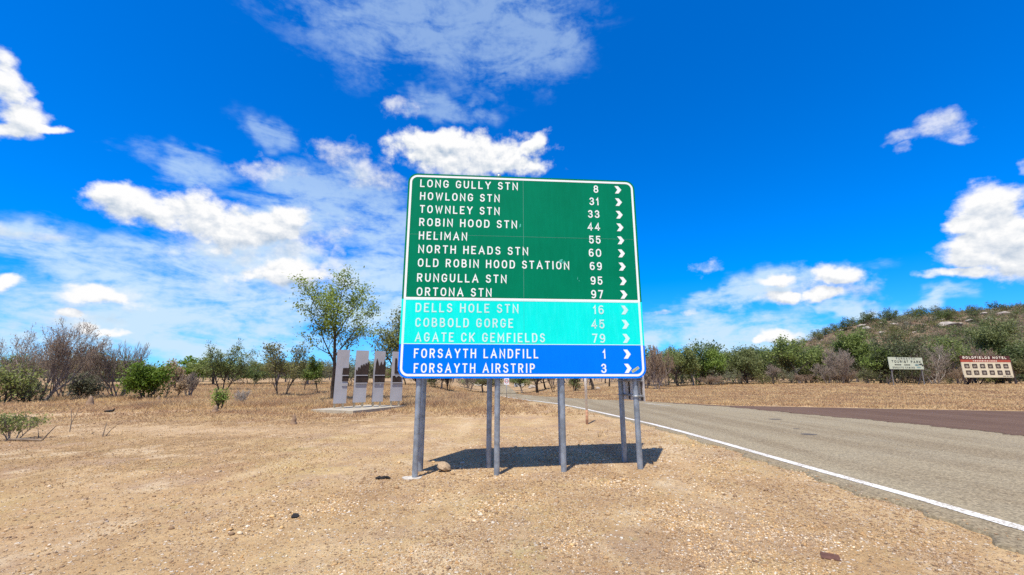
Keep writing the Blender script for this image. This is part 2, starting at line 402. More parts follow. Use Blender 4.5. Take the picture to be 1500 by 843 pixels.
# ground --------------------------------------------------------------
def ground_mat():
    m = bpy.data.materials.new('dry_gravelly_earth'); m.use_nodes = True
    t = NT(m.node_tree); t.n.clear()
    g = t.new('ShaderNodeNewGeometry')
    P = g.outputs['Position']
    sp = t.new('ShaderNodeSeparateXYZ', {0: P})
    flat = t.new('ShaderNodeCombineXYZ', {0: sp.outputs[0], 1: sp.outputs[1]}).outputs[0]
    mk = t.new('ShaderNodeAttribute', attribute_name='masks')          # r straw, g pale track, b gravel
    ms = t.new('ShaderNodeSeparateColor', {0: mk.outputs['Color']})
    straw, track, gravel = ms.outputs[0], ms.outputs[1], ms.outputs[2]
    nbig = t.noise(flat, 0.16, 5, 0.6)
    nmid = t.noise(flat, 0.9, 5, 0.62)
    nfine = t.noise(flat, 9.0, 6, 0.68)
    nvf = t.noise(flat, 55.0, 4, 0.7)
    base = t.mix(t.mapr(nmid, 0.32, 0.7), (0.44, 0.283, 0.132), (0.59, 0.415, 0.215))
    base = t.mix(t.math('MULTIPLY', t.mapr(nbig, 0.45, 0.68), 0.55), base, (0.42, 0.25, 0.125))
    base = t.mix(t.math('MULTIPLY', t.mapr(nfine, 0.5, 0.74), 0.45), base, (0.64, 0.48, 0.27))
    base = t.mix(t.math('MULTIPLY', t.mapr(nfine, 0.5, 0.30), 0.5), base, (0.24, 0.15, 0.08))
    # streaky straw litter
    st = t.noise(t.mapping(flat, rot=(0, 0, 0.12), scale=(1.7, 0.5, 1)), 6.0, 6, 0.7)
    strawc = t.mix(t.mapr(st, 0.35, 0.68), (0.26, 0.155, 0.07), (0.48, 0.31, 0.14))
    strawc = t.mix(t.math('MULTIPLY', t.mapr(t.noise(flat, 0.5, 4, 0.6), 0.5, 0.7), 0.6), strawc, (0.26, 0.158, 0.09))
    st2 = t.noise(t.mapping(flat, rot=(0, 0, 0.2), scale=(1.5, 0.6, 1)), 18.0, 5, 0.72)
    strawc = t.mix(t.math('MULTIPLY', t.mapr(st2, 0.46, 0.66), 0.75), strawc, (0.14, 0.088, 0.05))
    strawc = t.mix(t.math('MULTIPLY', t.mapr(st2, 0.46, 0.30), 0.6), strawc, (0.56, 0.41, 0.22))
    base = t.mix(t.math('MULTIPLY', t.mapr(t.noise(flat, 0.33, 5, 0.65), 0.48, 0.66), 0.7), base, (0.50, 0.37, 0.145))
    base = t.mix(t.math('MULTIPLY', t.mapr(t.noise(t.vmath('ADD', flat, (31, 7, 0)), 0.45, 5, 0.65), 0.54, 0.68), 0.65), base, (0.36, 0.205, 0.105))
    c = t.mix(t.math('MULTIPLY', straw, t.mapr(t.noise(flat, 1.3, 6, 0.72), 0.34, 0.55)), base, strawc)
    c = t.mix(t.math('MULTIPLY', t.mapr(t.noise(t.vmath('ADD', flat, (11, 53, 0)), 0.55, 6, 0.66), 0.50, 0.66), 0.75), c, t.mix(nfine, (0.27, 0.175, 0.105), (0.46, 0.315, 0.20)))
    c = t.mix(t.math('MULTIPLY', t.mapr(t.noise(t.vmath('ADD', flat, (71, 3, 0)), 0.8, 5, 0.62), 0.55, 0.68), 0.7), c, (0.62, 0.475, 0.29))
    c = t.mix(t.math('MULTIPLY', t.mapr(t.noise(t.vmath('ADD', flat, (5, 91, 0)), 1.3, 5, 0.68), 0.58, 0.70), 0.38), c, (0.33, 0.29, 0.10))
    trk = t.noise(t.mapping(flat, rot=(0, 0, 0.10), scale=(1.0, 0.10, 1)), 1.5, 5, 0.6)
    c = t.mix(t.math('MULTIPLY', t.mapr(trk, 0.54, 0.66), 0.45), c, (0.60, 0.44, 0.24))
    c = t.mix(t.math('MULTIPLY', t.mapr(trk, 0.46, 0.36), 0.40), c, (0.31, 0.19, 0.095))
    c = t.mix(t.math('MULTIPLY', track, 0.85), c, t.mix(nfine, (0.50, 0.34, 0.185), (0.60, 0.44, 0.26)))
    # stones bedded in the surface
    def stones(scale, seed, lo, hi):
        v = t.new('ShaderNodeTexVoronoi', {'Vector': t.vmath('ADD', flat, (seed, seed * 1.7, 0)), 'Scale': scale, 'Randomness': 1.0})
        vs = t.new('ShaderNodeSeparateColor', {0: v.outputs['Color']})
        size = t.mapr(vs.outputs[0], 0, 1, 0.12, 0.46, False)
        inside = t.mapr(t.math('SUBTRACT', size, v.outputs['Distance']), 0.0, 0.08)
        pick = t.math('MULTIPLY', inside, t.math('GREATER_THAN', vs.outputs[1], t.mapr(gravel, 0, 1, hi, lo, False)))
        cr = t.new('ShaderNodeValToRGB', {0: vs.outputs[2]})
        e = cr.color_ramp.elements
        e[0].position = 0.0; e[0].color = (0.23, 0.15, 0.095, 1)
        e[1].position = 1.0; e[1].color = (0.80, 0.71, 0.57, 1)
        for q, cc in ((0.3, (0.38, 0.235, 0.115, 1)), (0.55, (0.56, 0.38, 0.20, 1)), (0.78, (0.55, 0.47, 0.37, 1))):
            x = e.new(q); x.color = cc
        return pick, cr.outputs[0], inside
    pa, ca, ia = stones(24.0, 0.0, 0.25, 0.86)
    pb, cb, ib = stones(58.0, 7.3, 0.18, 0.72)
    c = t.mix(t.math('MULTIPLY', pb, 0.8), c, cb)
    c = t.mix(t.math('MULTIPLY', pa, 0.9), c, ca)
    c = t.mix(t.math('MULTIPLY', t.mapr(nvf, 0.54, 0.66), 0.5), c, (0.17, 0.105, 0.058))
    # rocky red-brown slope of the hill
    hillf = t.mapr(sp.outputs[2], 1.6, 5.0)
    hb = t.noise(flat, 0.12, 5, 0.65); hf = t.noise(flat, 0.8, 5, 0.7)
    hc = t.mix(t.mapr(hb, 0.38, 0.66), (0.16, 0.11, 0.075), (0.25, 0.175, 0.115))
    hc = t.mix(t.math('MULTIPLY', t.mapr(hf, 0.5, 0.72), 0.7), hc, (0.135, 0.10, 0.07))
    hc = t.mix(t.math('MULTIPLY', t.mapr(t.noise(flat, 0.35, 4, 0.6), 0.6, 0.72), 0.5), hc, (0.38, 0.30, 0.22))
    c = t.mix(hillf, c, hc)
    b = t.new('ShaderNodeBsdfPrincipled', {'Base Color': c, 'Roughness': 0.95, 'Specular IOR Level': 0.15})
    hgt_ = t.math('ADD', t.math('MULTIPLY', nfine, 0.6), t.math('ADD', t.math('MULTIPLY', pa, 0.5), t.math('ADD', t.math('MULTIPLY', pb, 0.25), t.math('MULTIPLY', nvf, 0.35))))
    bp = t.new('ShaderNodeBump', {'Height': hgt_, 'Strength': 0.9, 'Distance': 0.05})
    t.l.new(bp.outputs[0], b.inputs['Normal'])
    t.new('ShaderNodeOutputMaterial', {'Surface': b.outputs[0]})
    return m
M['ground'] = ground_mat()

def seal_mat(name, ca, cb, cc, wear=0.5, slo=(0.09, 0.066, 0.042), shi=(0.54, 0.44, 0.28), smix=0.40):
    m = bpy.data.materials.new(name); m.use_nodes = True
    t = NT(m.node_tree); t.n.clear()
    P = t.new('ShaderNodeNewGeometry').outputs['Position']
    # wheel tracks run along the road
    al = t.noise(t.mapping(P, rot=(0, 0, R(1)), scale=(1.0, 0.06, 1)), 1.1, 4, 0.55)
    nm = t.noise(P, 0.7, 5, 0.6)
    v = t.new('ShaderNodeTexVoronoi', {'Vector': P, 'Scale': 48.0})
    vs = t.new('ShaderNodeSeparateColor', {0: v.outputs['Color']})
    c = t.mix(t.mapr(al, 0.39, 0.60), ca, cb)
    c = t.mix(t.math('MULTIPLY', t.mapr(nm, 0.45, 0.75), wear), c, cc)
    sp = t.mix(vs.outputs[0], slo, shi)
    c = t.mix(smix, c, sp)
    nf = t.noise(P, 22.0, 4, 0.7)
    c = t.mix(t.math('MULTIPLY', t.mapr(nf, 0.50, 0.70), 0.6), c, (0.10, 0.082, 0.06))
    b = t.new('ShaderNodeBsdfPrincipled', {'Base Color': c, 'Roughness': 0.95, 'Specular IOR Level': 0.08})
    bp = t.new('ShaderNodeBump', {'Height': t.math('ADD', vs.outputs[1], nf), 'Strength': 0.6, 'Distance': 0.01})
    t.l.new(bp.outputs[0], b.inputs['Normal'])
    t.new('ShaderNodeOutputMaterial', {'Surface': b.outputs[0]})
    return m
M['road'] = seal_mat('old_chip_seal', (0.19, 0.148, 0.09), (0.285, 0.24, 0.155), (0.29, 0.26, 0.185))
M['road2'] = seal_mat('new_dark_seal', (0.112, 0.064, 0.042), (0.142, 0.086, 0.058), (0.19, 0.128, 0.088), 0.35, (0.05, 0.033, 0.024), (0.23, 0.155, 0.115), 0.3)
def paint_mat():
    m = bpy.data.materials.new('worn_road_paint'); m.use_nodes = True
    t = NT(m.node_tree); t.n.clear()
    P = t.new('ShaderNodeNewGeometry').outputs['Position']
    n = t.noise(P, 40.0, 5, 0.7); n2 = t.noise(P, 1.6, 3, 0.6)
    f = t.mapr(t.math('ADD', n, t.math('MULTIPLY', n2, 0.35)), 0.66, 0.79)
    c = t.mix(f, (0.70, 0.67, 0.60), (0.30, 0.25, 0.17))
    b = t.new('ShaderNodeBsdfPrincipled', {'Base Color': c, 'Roughness': 0.75})
    t.new('ShaderNodeOutputMaterial', {'Surface': b.outputs[0]})
    return m
M['paint'] = paint_mat()

# ------------------------------------------------------------------ road outline (plan)
LINE = np.array([(4.95, -14), (4.80, -4), (4.66, 2.0), (4.62, 4.16), (4.60, 5.34), (4.50, 7.08), (4.42, 9.2), (4.31, 11.23), (4.15, 13.02), (3.76, 15.7), (3.22, 19.4), (2.46, 23.6), (1.50, 27.0), (0.55, 30.4), (-0.32, 33.4), (-1.0, 36.0), (-1.7, 45), (-2.6, 75), (-5.9, 190), (-9.0, 300)])
FAR = np.array([(-9, 300), (-1.9, 190.0), (1.30, 75), (1.35, 45), (0.75, 38.8), (2.5, 34.1), (3.76, 31.7), (5.1, 29.0), (6.5, 27.5), (7.9, 25.4), (10.5, 21.7), (16.6, 19.4), (20.9, 17.97), (60, 4.0), (90, -7)])
def line_x(y): return np.interp(y, LINE[:, 1], LINE[:, 0])
def far_x(y):
    F = FAR[::-1]
    return np.interp(y, F[:, 1], F[:, 0])
FAR[0] = (-5.0, 300); FAR[1] = (-2.0, 190)
def jag(y):
    return 0.07 * np.sin(y * 3.1) + 0.05 * np.sin(y * 7.7 + 1) + 0.03 * np.sin(y * 17 + 2)
def seal_x(y):
    return line_x(y) - np.interp(y, [0, 3.9, 4.3, 5.2, 6.4, 8, 14, 40], [0.56, 0.54, 0.50, 0.42, 0.40, 0.30, 0.25, 0.2]) + jag(y) * np.interp(y, [0, 20, 40], [1, 1, 0.2])
def in_road(x, y, m=0.0):
    x = np.asarray(x); y = np.asarray(y)
    return (x > seal_x(y) + m) & (x < far_x(y) - m) & (y < 300)

# ------------------------------------------------------------------ ground sheet
def axis(lo, hi, n, a, c=0.0):
    u0 = math.asinh((lo - c) / a); u1 = math.asinh((hi - c) / a)
    return c + a * np.sinh(np.linspace(u0, u1, n))
xs = axis(-4200, 4200, 520, 3.2, 0.5)
ys = axis(-120, 6500, 520, 3.4, 5.5)
GX, GY = np.meshgrid(xs, ys)
GZ = hgt(GX, GY)
rm = in_road(GX, GY, 0.12)
edge_d = np.minimum(np.minimum(GX - seal_x(GY), far_x(GY) - GX), 3.0)
GZ = GZ - np.where(rm & (GY < 300), 0.02 + 0.07 * np.clip(edge_d / 0.5, 0, 1) + 0.10 * ss(20, 60, GY), 0.0)
V = np.stack([GX, GY, GZ], -1).reshape(-1, 3)
ny, nx = GX.shape
I = np.arange(ny * nx).reshape(ny, nx)
F = np.stack([I[:-1, :-1], I[:-1, 1:], I[1:, 1:], I[1:, :-1]], -1).reshape(-1, 4)
me = mesh_np('ground', V, F)
def straw_mask(x, y):
    s = ss(9, 15, np.hypot(x * 0.8, y)) * ss(-1.0, -6.0, x - 0.15 * (y - 14)) * 0.95
    s = np.maximum(s, 0.95 * ss(-2.2, -6.5, x + .25 * (y - 8)) * ss(4.5, 9, y))
    s = np.maximum(s, ss(20, 30, y))
    s = np.maximum(s, 0.25)
    return s
def track_mask(x, y):
    d = np.abs((y - 17.6) - 0.55 * (x + 19.4) * ss(-24, -12, x))
    a = np.exp(-(d / 0.85) ** 2) * ss(-9.5, -13, x)
    b = 0.75 * np.exp(-(((x + 9.5) / 5.0) ** 2 + ((y - 12.6) / 0.9) ** 2))
    c = 0.6 * np.exp(-(((x - 40) / 22) ** 2 + ((y - 20.5 - 0.3 * (40 - x)) / 3.0) ** 2))
    return np.clip(a + b + c, 0, 1)
def gravel_mask(x, y):
    a = np.exp(-(((x - 0.6) / 3.4) ** 2 + ((y - 4.5) / 3.6) ** 2))
    b = 0.9 * np.exp(-(((x - 1.5) / 2.6) ** 2 + ((y - 9.5) / 2.6) ** 2))
    c = 0.22 * np.exp(-(((x + 3.0) / 4.0) ** 2 + ((y - 7.0) / 4.0) ** 2))
    d = 0.8 * np.exp(-((x - seal_x(y) + 0.5) / 0.9) ** 2) * (x < seal_x(y)) * ss(30, 10, y)
    return np.clip(np.maximum(np.maximum(a, b), np.maximum(c, d)) + 0.08, 0, 1)
mk = np.stack([straw_mask(GX, GY), track_mask(GX, GY), gravel_mask(GX, GY), np.ones_like(GX)], -1).reshape(-1, 4).astype(np.float32)
ca = me.color_attributes.new('masks', 'FLOAT_COLOR', 'POINT')
ca.data.foreach_set('color', mk.ravel())
go = tag(link('ground', me, M['ground'], smooth=True), 'dry sandy gravel ground with straw and a rocky brown hill', 'ground', kind='structure')

# ------------------------------------------------------------------ roads
def strip(name, xl, xr, ysamp, lift, nxs, m, skirt=0.0):
    V = []; rows = []
    for y in ysamp:
        a, b = float(xl(y)), float(xr(y))
        tt = np.linspace(0, 1, nxs) ** 1.6
        X = a + (b - a) * tt
        Z = hgt(X, np.full_like(X, y)) + lift
        if skirt:
            X = np.concatenate([[a - 0.012], X, [b + 0.01]]); Z = np.concatenate([[Z[0] - skirt], Z, [Z[-1] - skirt]])
        rows.append(len(X)); V.append(np.stack([X, np.full_like(X, y), Z], -1))
    n = rows[0]; V = np.concatenate(V)
    I = np.arange(len(V)).reshape(-1, n)
    F = np.stack([I[:-1, :-1], I[:-1, 1:], I[1:, 1:], I[1:, :-1]], -1).reshape(-1, 4)
    return link(name, mesh_np(name, V, F), m)
ysr = np.concatenate([np.linspace(-14, 2, 40), np.linspace(2.05, 16, 420), np.linspace(16.1, 40, 240), np.linspace(40.5, 300, 160)])
tag(strip('road', seal_x, far_x, ysr, 0.022, 46, M['road'], 0.09), 'grey tan chip sealed road curving away past the sign', 'road', kind='structure')
def dark_l(y):
    return np.interp(y, [-14, 4, 10.5, 11.85, 14.02, 16.56, 19.5, 21.0, 22.4, 24.5], [12.3, 12.2, 12.08, 12.0, 11.7, 11.0, 10.45, 10.1, 9.3, 8.1]) + 0.10 * np.sin(y * 4) + 0.07 * np.sin(y * 11) + 0.06 * np.sin(y * 37 + 2) + 0.05 * np.sin(y * 83) + 0.04 * np.sin(y * 171 + 1)
def dark_r(y): return np.maximum(far_x(y) - 0.05, dark_l(y) + 0.02)
tag(strip('side_road', dark_l, dark_r, np.linspace(-8, 24.5, 1100), 0.027, 30, M['road2']), 'darker purplish seal of the side road joining at the junction', 'road', kind='structure')
yl = np.concatenate([np.linspace(-14, 2, 30), np.linspace(2.1, 40, 260)])
tag(strip('edge_line', lambda y: line_x(y) - 0.075 * np.interp(y, [0, 30, 40], [1, 1.25, 1.2]) + 0.004 * math.sin(y * 23), lambda y: line_x(y) + 0.075 * np.interp(y, [0, 30, 40], [1, 1.25, 1.2]) + 0.004 * math.sin(y * 19 + 1), yl, 0.027, 3, M['paint']),
    'worn white edge line along the near side of the road', 'road marking', kind='structure')
for k, (a, b) in enumerate((((7.15, 23.6), (7.72, 21.4)),)):
    f = lambda y, s: np.interp(y, [b[1], a[1]], [b[0], a[0]]) + s
    tag(strip('centre_line', lambda y: f(y, -0.06), lambda y: f(y, 0.06), np.linspace(b[1], a[1], 8), 0.028, 3, M['paint']),
        'short white centre dash on the road beyond the sign', 'road marking', kind='structure')
M['tar'] = mat('dark_tar_patch', (0.10, 0.085, 0.07), 0.9, 0, 0.5, 24)
rs = np.random.RandomState(5)
for k, (px, py, rx, ry) in enumerate(((1136, 615.5, 0.20, 0.13), (1167, 630, 0.08, 0.06), (1184, 638, 0.15, 0.11))):
    x, y, z = ground_at(px, py)
    mb = MB(); n = 22
    rr = 1 + 0.22 * rs.randn(n).cumsum() / 4
    mb.add([(rx * rr[i] * math.cos(2 * PI * i / n), ry * rr[i] * math.sin(2 * PI * i / n), 0) for i in range(n)], [list(range(n))])
    o = mb.build('road_patch', M['tar'])
    o.location = (x, y, hgt(x, y) + 0.0265)
    tag(o, 'small dark tar patch on the grey tan road', 'road patch', 'tar patches on the road', 'structure')

# ------------------------------------------------------------------ stroke lettering
def arc(cx, cy, rx, ry, a0, a1, n=10):
    return [(cx + rx * math.cos(R(a0 + (a1 - a0) * i / n)), cy + ry * math.sin(R(a0 + (a1 - a0) * i / n))) for i in range(n + 1)]
def glyphs():
    G = {}
    top = arc(.5, .66, .5, .34, 20, 180); bot = arc(.5, .34, .5, .34, 180, 340)
    G['A'] = (.74, [[(0, 0), (.5, 1), (1, 0)]], [[(.19, .32), (.81, .32)]])
    G['B'] = (.62, [], [[(0, 0), (0, 1), (.52, 1)] + arc(.52, .765, .38, .235, 90, -90) + [(.3, .53)], [(0, .52), (.52, .52)] + arc(.52, .26, .48, .26, 90, -90) + [(0, 0)]])
    G['C'] = (.62, [top + bot], [])
    G['D'] = (.64, [], [[(0, 0), (0, 1), (.5, 1)] + arc(.5, .62, .5, .38, 90, 0) + arc(.5, .38, .5, .38, 0, -90) + [(0, 0)]])
    G['E'] = (.55, [[(1, 1), (0, 1), (0, 0), (1, 0)]], [[(0, .52), (.95, .52)]])
    G['F'] = (.53, [[(1, 1), (0, 1), (0, 0)]], [[(0, .52), (.95, .52)]])
    G['G'] = (.64, [top + bot + [(1, .44), (.62, .44)]], [])
    G['H'] = (.64, [[(0, 0), (0, 1)], [(1, 0), (1, 1)]], [[(0, .52), (1, .52)]])
    G['I'] = (.17, [[(.5, 0), (.5, 1)]], [])
    G['K'] = (.66, [[(0, 0), (0, 1)], [(1, 1), (.08, .40)]], [[(.34, .56), (1, -.05)]])
    G['L'] = (.53, [[(0, 1), (0, 0), (1, 0)]], [])
    G['M'] = (.78, [[(0, 0), (0, 1), (.5, .28), (1, 1), (1, 0)]], [])
    G['N'] = (.66, [[(0, 0), (0, 1), (1, 0), (1, 1)]], [])
    G['O'] = (.66, [], [arc(.5, .64, .5, .36, 0, 180) + arc(.5, .36, .5, .36, 180, 360) + [(1, .64)]])
    G['P'] = (.60, [[(0, 0), (0, 1)]], [[(0, 1), (.55, 1)] + arc(.55, .73, .45, .27, 90, -90) + [(0, .46)]])
    G['R'] = (.62, [[(0, 0), (0, 1)]], [[(0, 1), (.55, 1)] + arc(.55, .74, .42, .26, 90, -90) + [(0, .48)], [(.5, .48), (1, -.06)]])
    G['S'] = (.60, [arc(.5, .76, .46, .24, 20, 270) + arc(.5, .26, .5, .26, 90, -160)], [])
    G['T'] = (.58, [[(0, 1), (1, 1)]], [[(.5, 1), (.5, -.07)]])
    G['U'] = (.64, [[(0, 1), (0, .4)] + arc(.5, .36, .5, .36, 180, 360) + [(1, .4), (1, 1)]], [])
    G['W'] = (.88, [[(0, 1), (.24, 0), (.5, .85), (.76, 0), (1, 1)]], [])
    G['X'] = (.66, [[(0, 1), (1, 0)], [(0, 0), (1, 1)]], [])
    G['Y'] = (.68, [[(0, 1), (.5, .46)], [(1, 1), (.5, .46)]], [[(.5, .5), (.5, -.07)]])
    G['0'] = G['O']
    G['1'] = (.34, [[(.0, .74), (.75, 1), (.75, 0)]], [])
    G['3'] = (.58, [arc(.48, .76, .46, .24, 160, -90) + arc(.48, .26, .52, .26, 90, -160)], [])
    G['4'] = (.64, [[(.72, 0), (.72, 1), (0, .26), (1, .26)]], [])
    G['5'] = (.58, [[(.92, 1), (.08, 1), (.04, .52)] + arc(.48, .33, .52, .33, 130, -160)], [])
    G['6'] = (.60, [[(.86, .95)] + arc(.5, .62, .5, .38, 80, 180) + [(0, .33)]], [arc(.5, .3, .5, .3, 0, 360, 18)])
    G['7'] = (.58, [[(0, 1), (1, 1), (.36, 0)]], [])
    G['8'] = (.60, [], [arc(.5, .76, .44, .24, 0, 360, 18), arc(.5, .27, .5, .27, 0, 360, 18)])
    G['9'] = (.60, [[(.14, .05)] + arc(.5, .38, .5, .38, -100, 0) + [(1, .67)]], [arc(.5, .7, .5, .3, 0, 360, 18)])
    return G
GLY = glyphs()
def ribbon(mb, pts, w, y, ext):
    pts = [np.array(p, float) for p in pts]
    q = [pts[0]]
    for p in pts[1:]:
        if np.linalg.norm(p - q[-1]) > 1e-6: q.append(p)
    pts = q
    closed = len(pts) > 3 and np.linalg.norm(pts[0] - pts[-1]) < 1e-6
    if closed: pts = pts[:-1]
    n = len(pts)
    if ext and not closed:
        d = pts[0] - pts[1]; pts[0] = pts[0] + d / np.linalg.norm(d) * w / 2
        d = pts[-1] - pts[-2]; pts[-1] = pts[-1] + d / np.linalg.norm(d) * w / 2
    L = []; Rr = []
    for i in range(n):
        a = pts[i] - pts[i - 1] if (i > 0 or closed) else pts[1] - pts[0]
        b = pts[(i + 1) % n] - pts[i] if (i < n - 1 or closed) else a
        a = a / np.linalg.norm(a); b = b / np.linalg.norm(b)
        na = np.array([-a[1], a[0]]); nb = np.array([-b[1], b[0]])
        m = na + nb; l = np.linalg.norm(m)
        m = m / l if l > 1e-6 else na
        k = w / 2 / max(0.42, float(m @ na))
        L.append(pts[i] + m * k); Rr.append(pts[i] - m * k)
    vs = [(p[0], y, p[1]) for p in L] + [(p[0], y, p[1]) for p in Rr]
    fs = [(i, n + i, n + (i + 1) % n, (i + 1) % n) for i in range(n if closed else n - 1)]
    mb.add(vs, fs)
def text_width(s, gap, space):
    w = 0
    for i, c in enumerate(s):
        w += space if c == ' ' else GLY[c][0]
        if i < len(s) - 1 and c != ' ' and s[i + 1] != ' ': w += gap
    return w
def text(mb, s, x0, x1, base, cap, y, t=0.15, gap=0.30, space=0.86, align=None):
    """lettering between x0 and x1 (x1 alone with align='r' keeps its natural width)"""
    wn = text_width(s, gap, space)
    if align == 'r': sx = 1.0; x0 = x1 - wn * cap
    else: sx = (x1 - x0) / (wn * cap)
    x = x0; k = 0
    cur = mb; words_ = [cur]
    for i, c in enumerate(s):
        if c == ' ':
            x += space * cap * sx; cur = MB(); words_.append(cur); continue
        gw, ex, cl = GLY[c]
        w = gw * cap * sx; tw = t * cap
        mp = lambda p: (x + tw / 2 + p[0] * (w - tw), base + tw / 2 + p[1] * (cap - tw))
        for st, e in [(q, True) for q in ex] + [(q, False) for q in cl]:
            ribbon(cur, [mp(p) for p in st], tw, y - 0.00025 * (k % 3), e); k += 1
        x += w
        if i < len(s) - 1 and s[i + 1] != ' ': x += gap * cap * sx
    return words_
def letter(s, x0, x1, base, cap, y, m, parent, name='lettering', **kw):
    for w_ in text(MB(), s, x0, x1, base, cap, y, **kw): w_.build(name, m, parent)

def rrect(x0, x1, z0, z1, r, n=8, corners=(1, 1, 1, 1)):
    """rounded rectangle, counter-clockwise from bottom-left; corners bl, br, tr, tl"""
    P = []
    for (cx, cz, a0, on) in ((x0 + r, z0 + r, 180, corners[0]), (x1 - r, z0 + r, 270, corners[1]), (x1 - r, z1 - r, 0, corners[2]), (x0 + r, z1 - r, 90, corners[3])):
        if on: P += arc(cx, cz, r, r, a0, a0 + 90, n)
        else: P.append((cx + (r if a0 in (270, 0) else -r), cz + (r if a0 in (0, 90) else -r)))
    return P

# ------------------------------------------------------------------ the big destination sign
SX, SY, YAW = -1.772, 6.69, 0.0765
WID, ZB, ZT = 3.96, 1.4645, 4.9075
Z1, Z2 = 1.992, 2.715
sign = empty('destination_sign', (SX, SY, 0), YAW)
tag(sign, 'large green, aqua and blue road sign listing stations and distances on four pipe posts', 'road sign')
def lz(u, v):
    x = SX + u * math.cos(YAW) - v * math.sin(YAW); y = SY + u * math.sin(YAW) + v * math.cos(YAW)
    return float(hgt(x, y))
for u in (0.321, 1.551, 2.587, 3.796):
    mb = MB(); g = lz(u, 0.088)
    top = 4.975 if abs(u - 1.551) < .01 else 4.84
    mb.tube([(u, 0.088, g - 0.3), (u, 0.088, g), (u, 0.088, top - 0.03), (u, 0.088, top)], [0.044, 0.044, 0.044, 0.04], 16)
    mb.build('post', M['post'], sign, True)
for z in (1.66, 2.35, 3.05, 3.75, 4.45, 4.78):
    mb = MB(); mb.box(0.06, WID - 0.06, 0.006, 0.036, z - 0.02, z + 0.02)
    mb.build('rail', M['gal'], sign)
TH = 0.005
seam = 1.972
def section(name, m, z0, z1, corners):
    mb = MB()
    poly = rrect(0, WID, z0, z1, 0.16, 8, corners)
    mb.prism(poly, 0.0, TH)
    return mb.build(name, m, sign)
grn = section('green_panel', M['green'], Z2 + .001, ZT, (0, 0, 1, 1))
aqu = section('aqua_panel', M['aqua'], Z1 + .001, Z2, (0, 0, 0, 0))
blu = section('blue_panel', M['blue'], ZB, Z1, (1, 1, 0, 0))
M['seam'] = mat('sheet_joint', (0.10, 0.30, 0.24), 0.6)
M['seam2'] = mat('sheet_joint_aqua', (0.03, 0.55, 0.50), 0.6)
def band(mb, outer, inner, y):
    n = len(outer)
    mb.add([(x, y, z) for x, z in outer] + [(x, y, z) for x, z in inner], [(i, (i + 1), n + i + 1, n + i) for i in range(n - 1)])
def border(parent, m, z0, z1, kind):
    a, b, y = 0.030, 0.066, -0.0022
    mb = MB()
    if kind == 'top':
        o = [(a, z0)] + rrect(a, WID - a, z0, z1 - a, 0.13, 8, (0, 0, 1, 1))[2:][::-1]
        o = [(WID - a, z0)] + arc(WID - a - .13, z1 - a - .13, .13, .13, 0, 90) + arc(a + .13, z1 - a - .13, .13, .13, 90, 180) + [(a, z0)]
        i = [(WID - b, z0)] + arc(WID - a - .13, z1 - a - .13, .094, .094, 0, 90) + arc(a + .13, z1 - a - .13, .094, .094, 90, 180) + [(b, z0)]
        band(mb, o, i, y)
        mb.add([(b, y, z0), (WID - b, y, z0), (WID - b, y, z0 + .03), (b, y, z0 + .03)], [(0, 1, 2, 3)])
    elif kind == 'bottom':
        o = [(a, z1)] + arc(a + .13, z0 + a + .13, .13, .13, 180, 270) + arc(WID - a - .13, z0 + a + .13, .13, .13, 270, 360) + [(WID - a, z1)]
        i = [(b, z1)] + arc(a + .13, z0 + a + .13, .094, .094, 180, 270) + arc(WID - a - .13, z0 + a + .13, .094, .094, 270, 360) + [(WID - b, z1)]
        band(mb, o, i, y)
    else:
        for x0, x1 in ((a, b), (WID - b, WID - a)):
            mb.add([(x0, y, z0), (x1, y, z0), (x1, y, z1), (x0, y, z1)], [(0, 1, 2, 3)])
        mb.add([(b, y, z0), (WID - b, y, z0), (WID - b, y, z0 + .011), (b, y, z0 + .011)], [(0, 1, 2, 3)])
        mb.add([(b, y, z1 - .016), (WID - b, y, z1 - .016), (WID - b, y, z1), (b, y, z1)], [(0, 1, 2, 3)])
    return mb.build('border', m, parent)
border(grn, M['white'], Z2 + .001, ZT, 'top')
border(aqu, M['palef'], Z1 + .001, Z2, 'mid')
border(blu, M['white'], ZB, Z1, 'bottom')
ROWS = [('LONG GULLY STN', 0.204, 1.879, 4.657, '8'), ('HOWLONG STN', 0.211, 1.564, 4.424, '31'), ('TOWNLEY STN', 0.219, 1.565, 4.188, '33'),
        ('ROBIN HOOD STN', 0.219, 1.863, 3.956, '44'), ('HELIMAN', 0.223, 1.022, 3.720, '55'), ('NORTH HEADS STN', 0.224, 2.050, 3.486, '60'),
        ('OLD ROBIN HOOD STATION', 0.228, 2.744, 3.252, '69'), ('RUNGULLA STN', 0.227, 1.687, 3.0, '95'), ('ORTONA STN', 0.231, 1.442, 2.767, '97')]
ROWS_A = [('DELLS HOLE STN', 0.226, 1.883, 2.502, '16'), ('COBBOLD GORGE', 0.234, 1.795, 2.262, '45'), ('AGATE CK GEMFIELDS', 0.238, 2.312, 2.030, '79')]
ROWS_B = [('FORSAYTH LANDFILL', 0.235, 2.198, 1.776, '1'), ('FORSAYTH AIRSTRIP', 0.243, 2.142, 1.548, '3')]
def lettering(rows, parent, m, cap):
    for s, u0, u1, b, num in rows:
        letter(s, u0, u1, b, cap, -0.0025, m, parent, t=0.148)
        mb = MB(); text(mb, num, 0, 3.303, b, cap, -0.0025, 0.15, gap=0.26, align='r'); mb.build('number', m, parent)
        mb = MB()
        cx0, w, hh = 3.597, 0.122, cap
        mb.add([(cx0 + w * px, -0.0025, b + hh * pz) for px, pz in ((0, 1), (.54, 1), (1, .5), (.56, 0), (.02, 0), (.42, .5))], [(0, 5, 2, 1), (5, 4, 3, 2)])
        mb.build('chevron', m, parent)
lettering(ROWS, grn, M['white'], 0.141)
lettering(ROWS_A, aqu, M['pale'], 0.148)
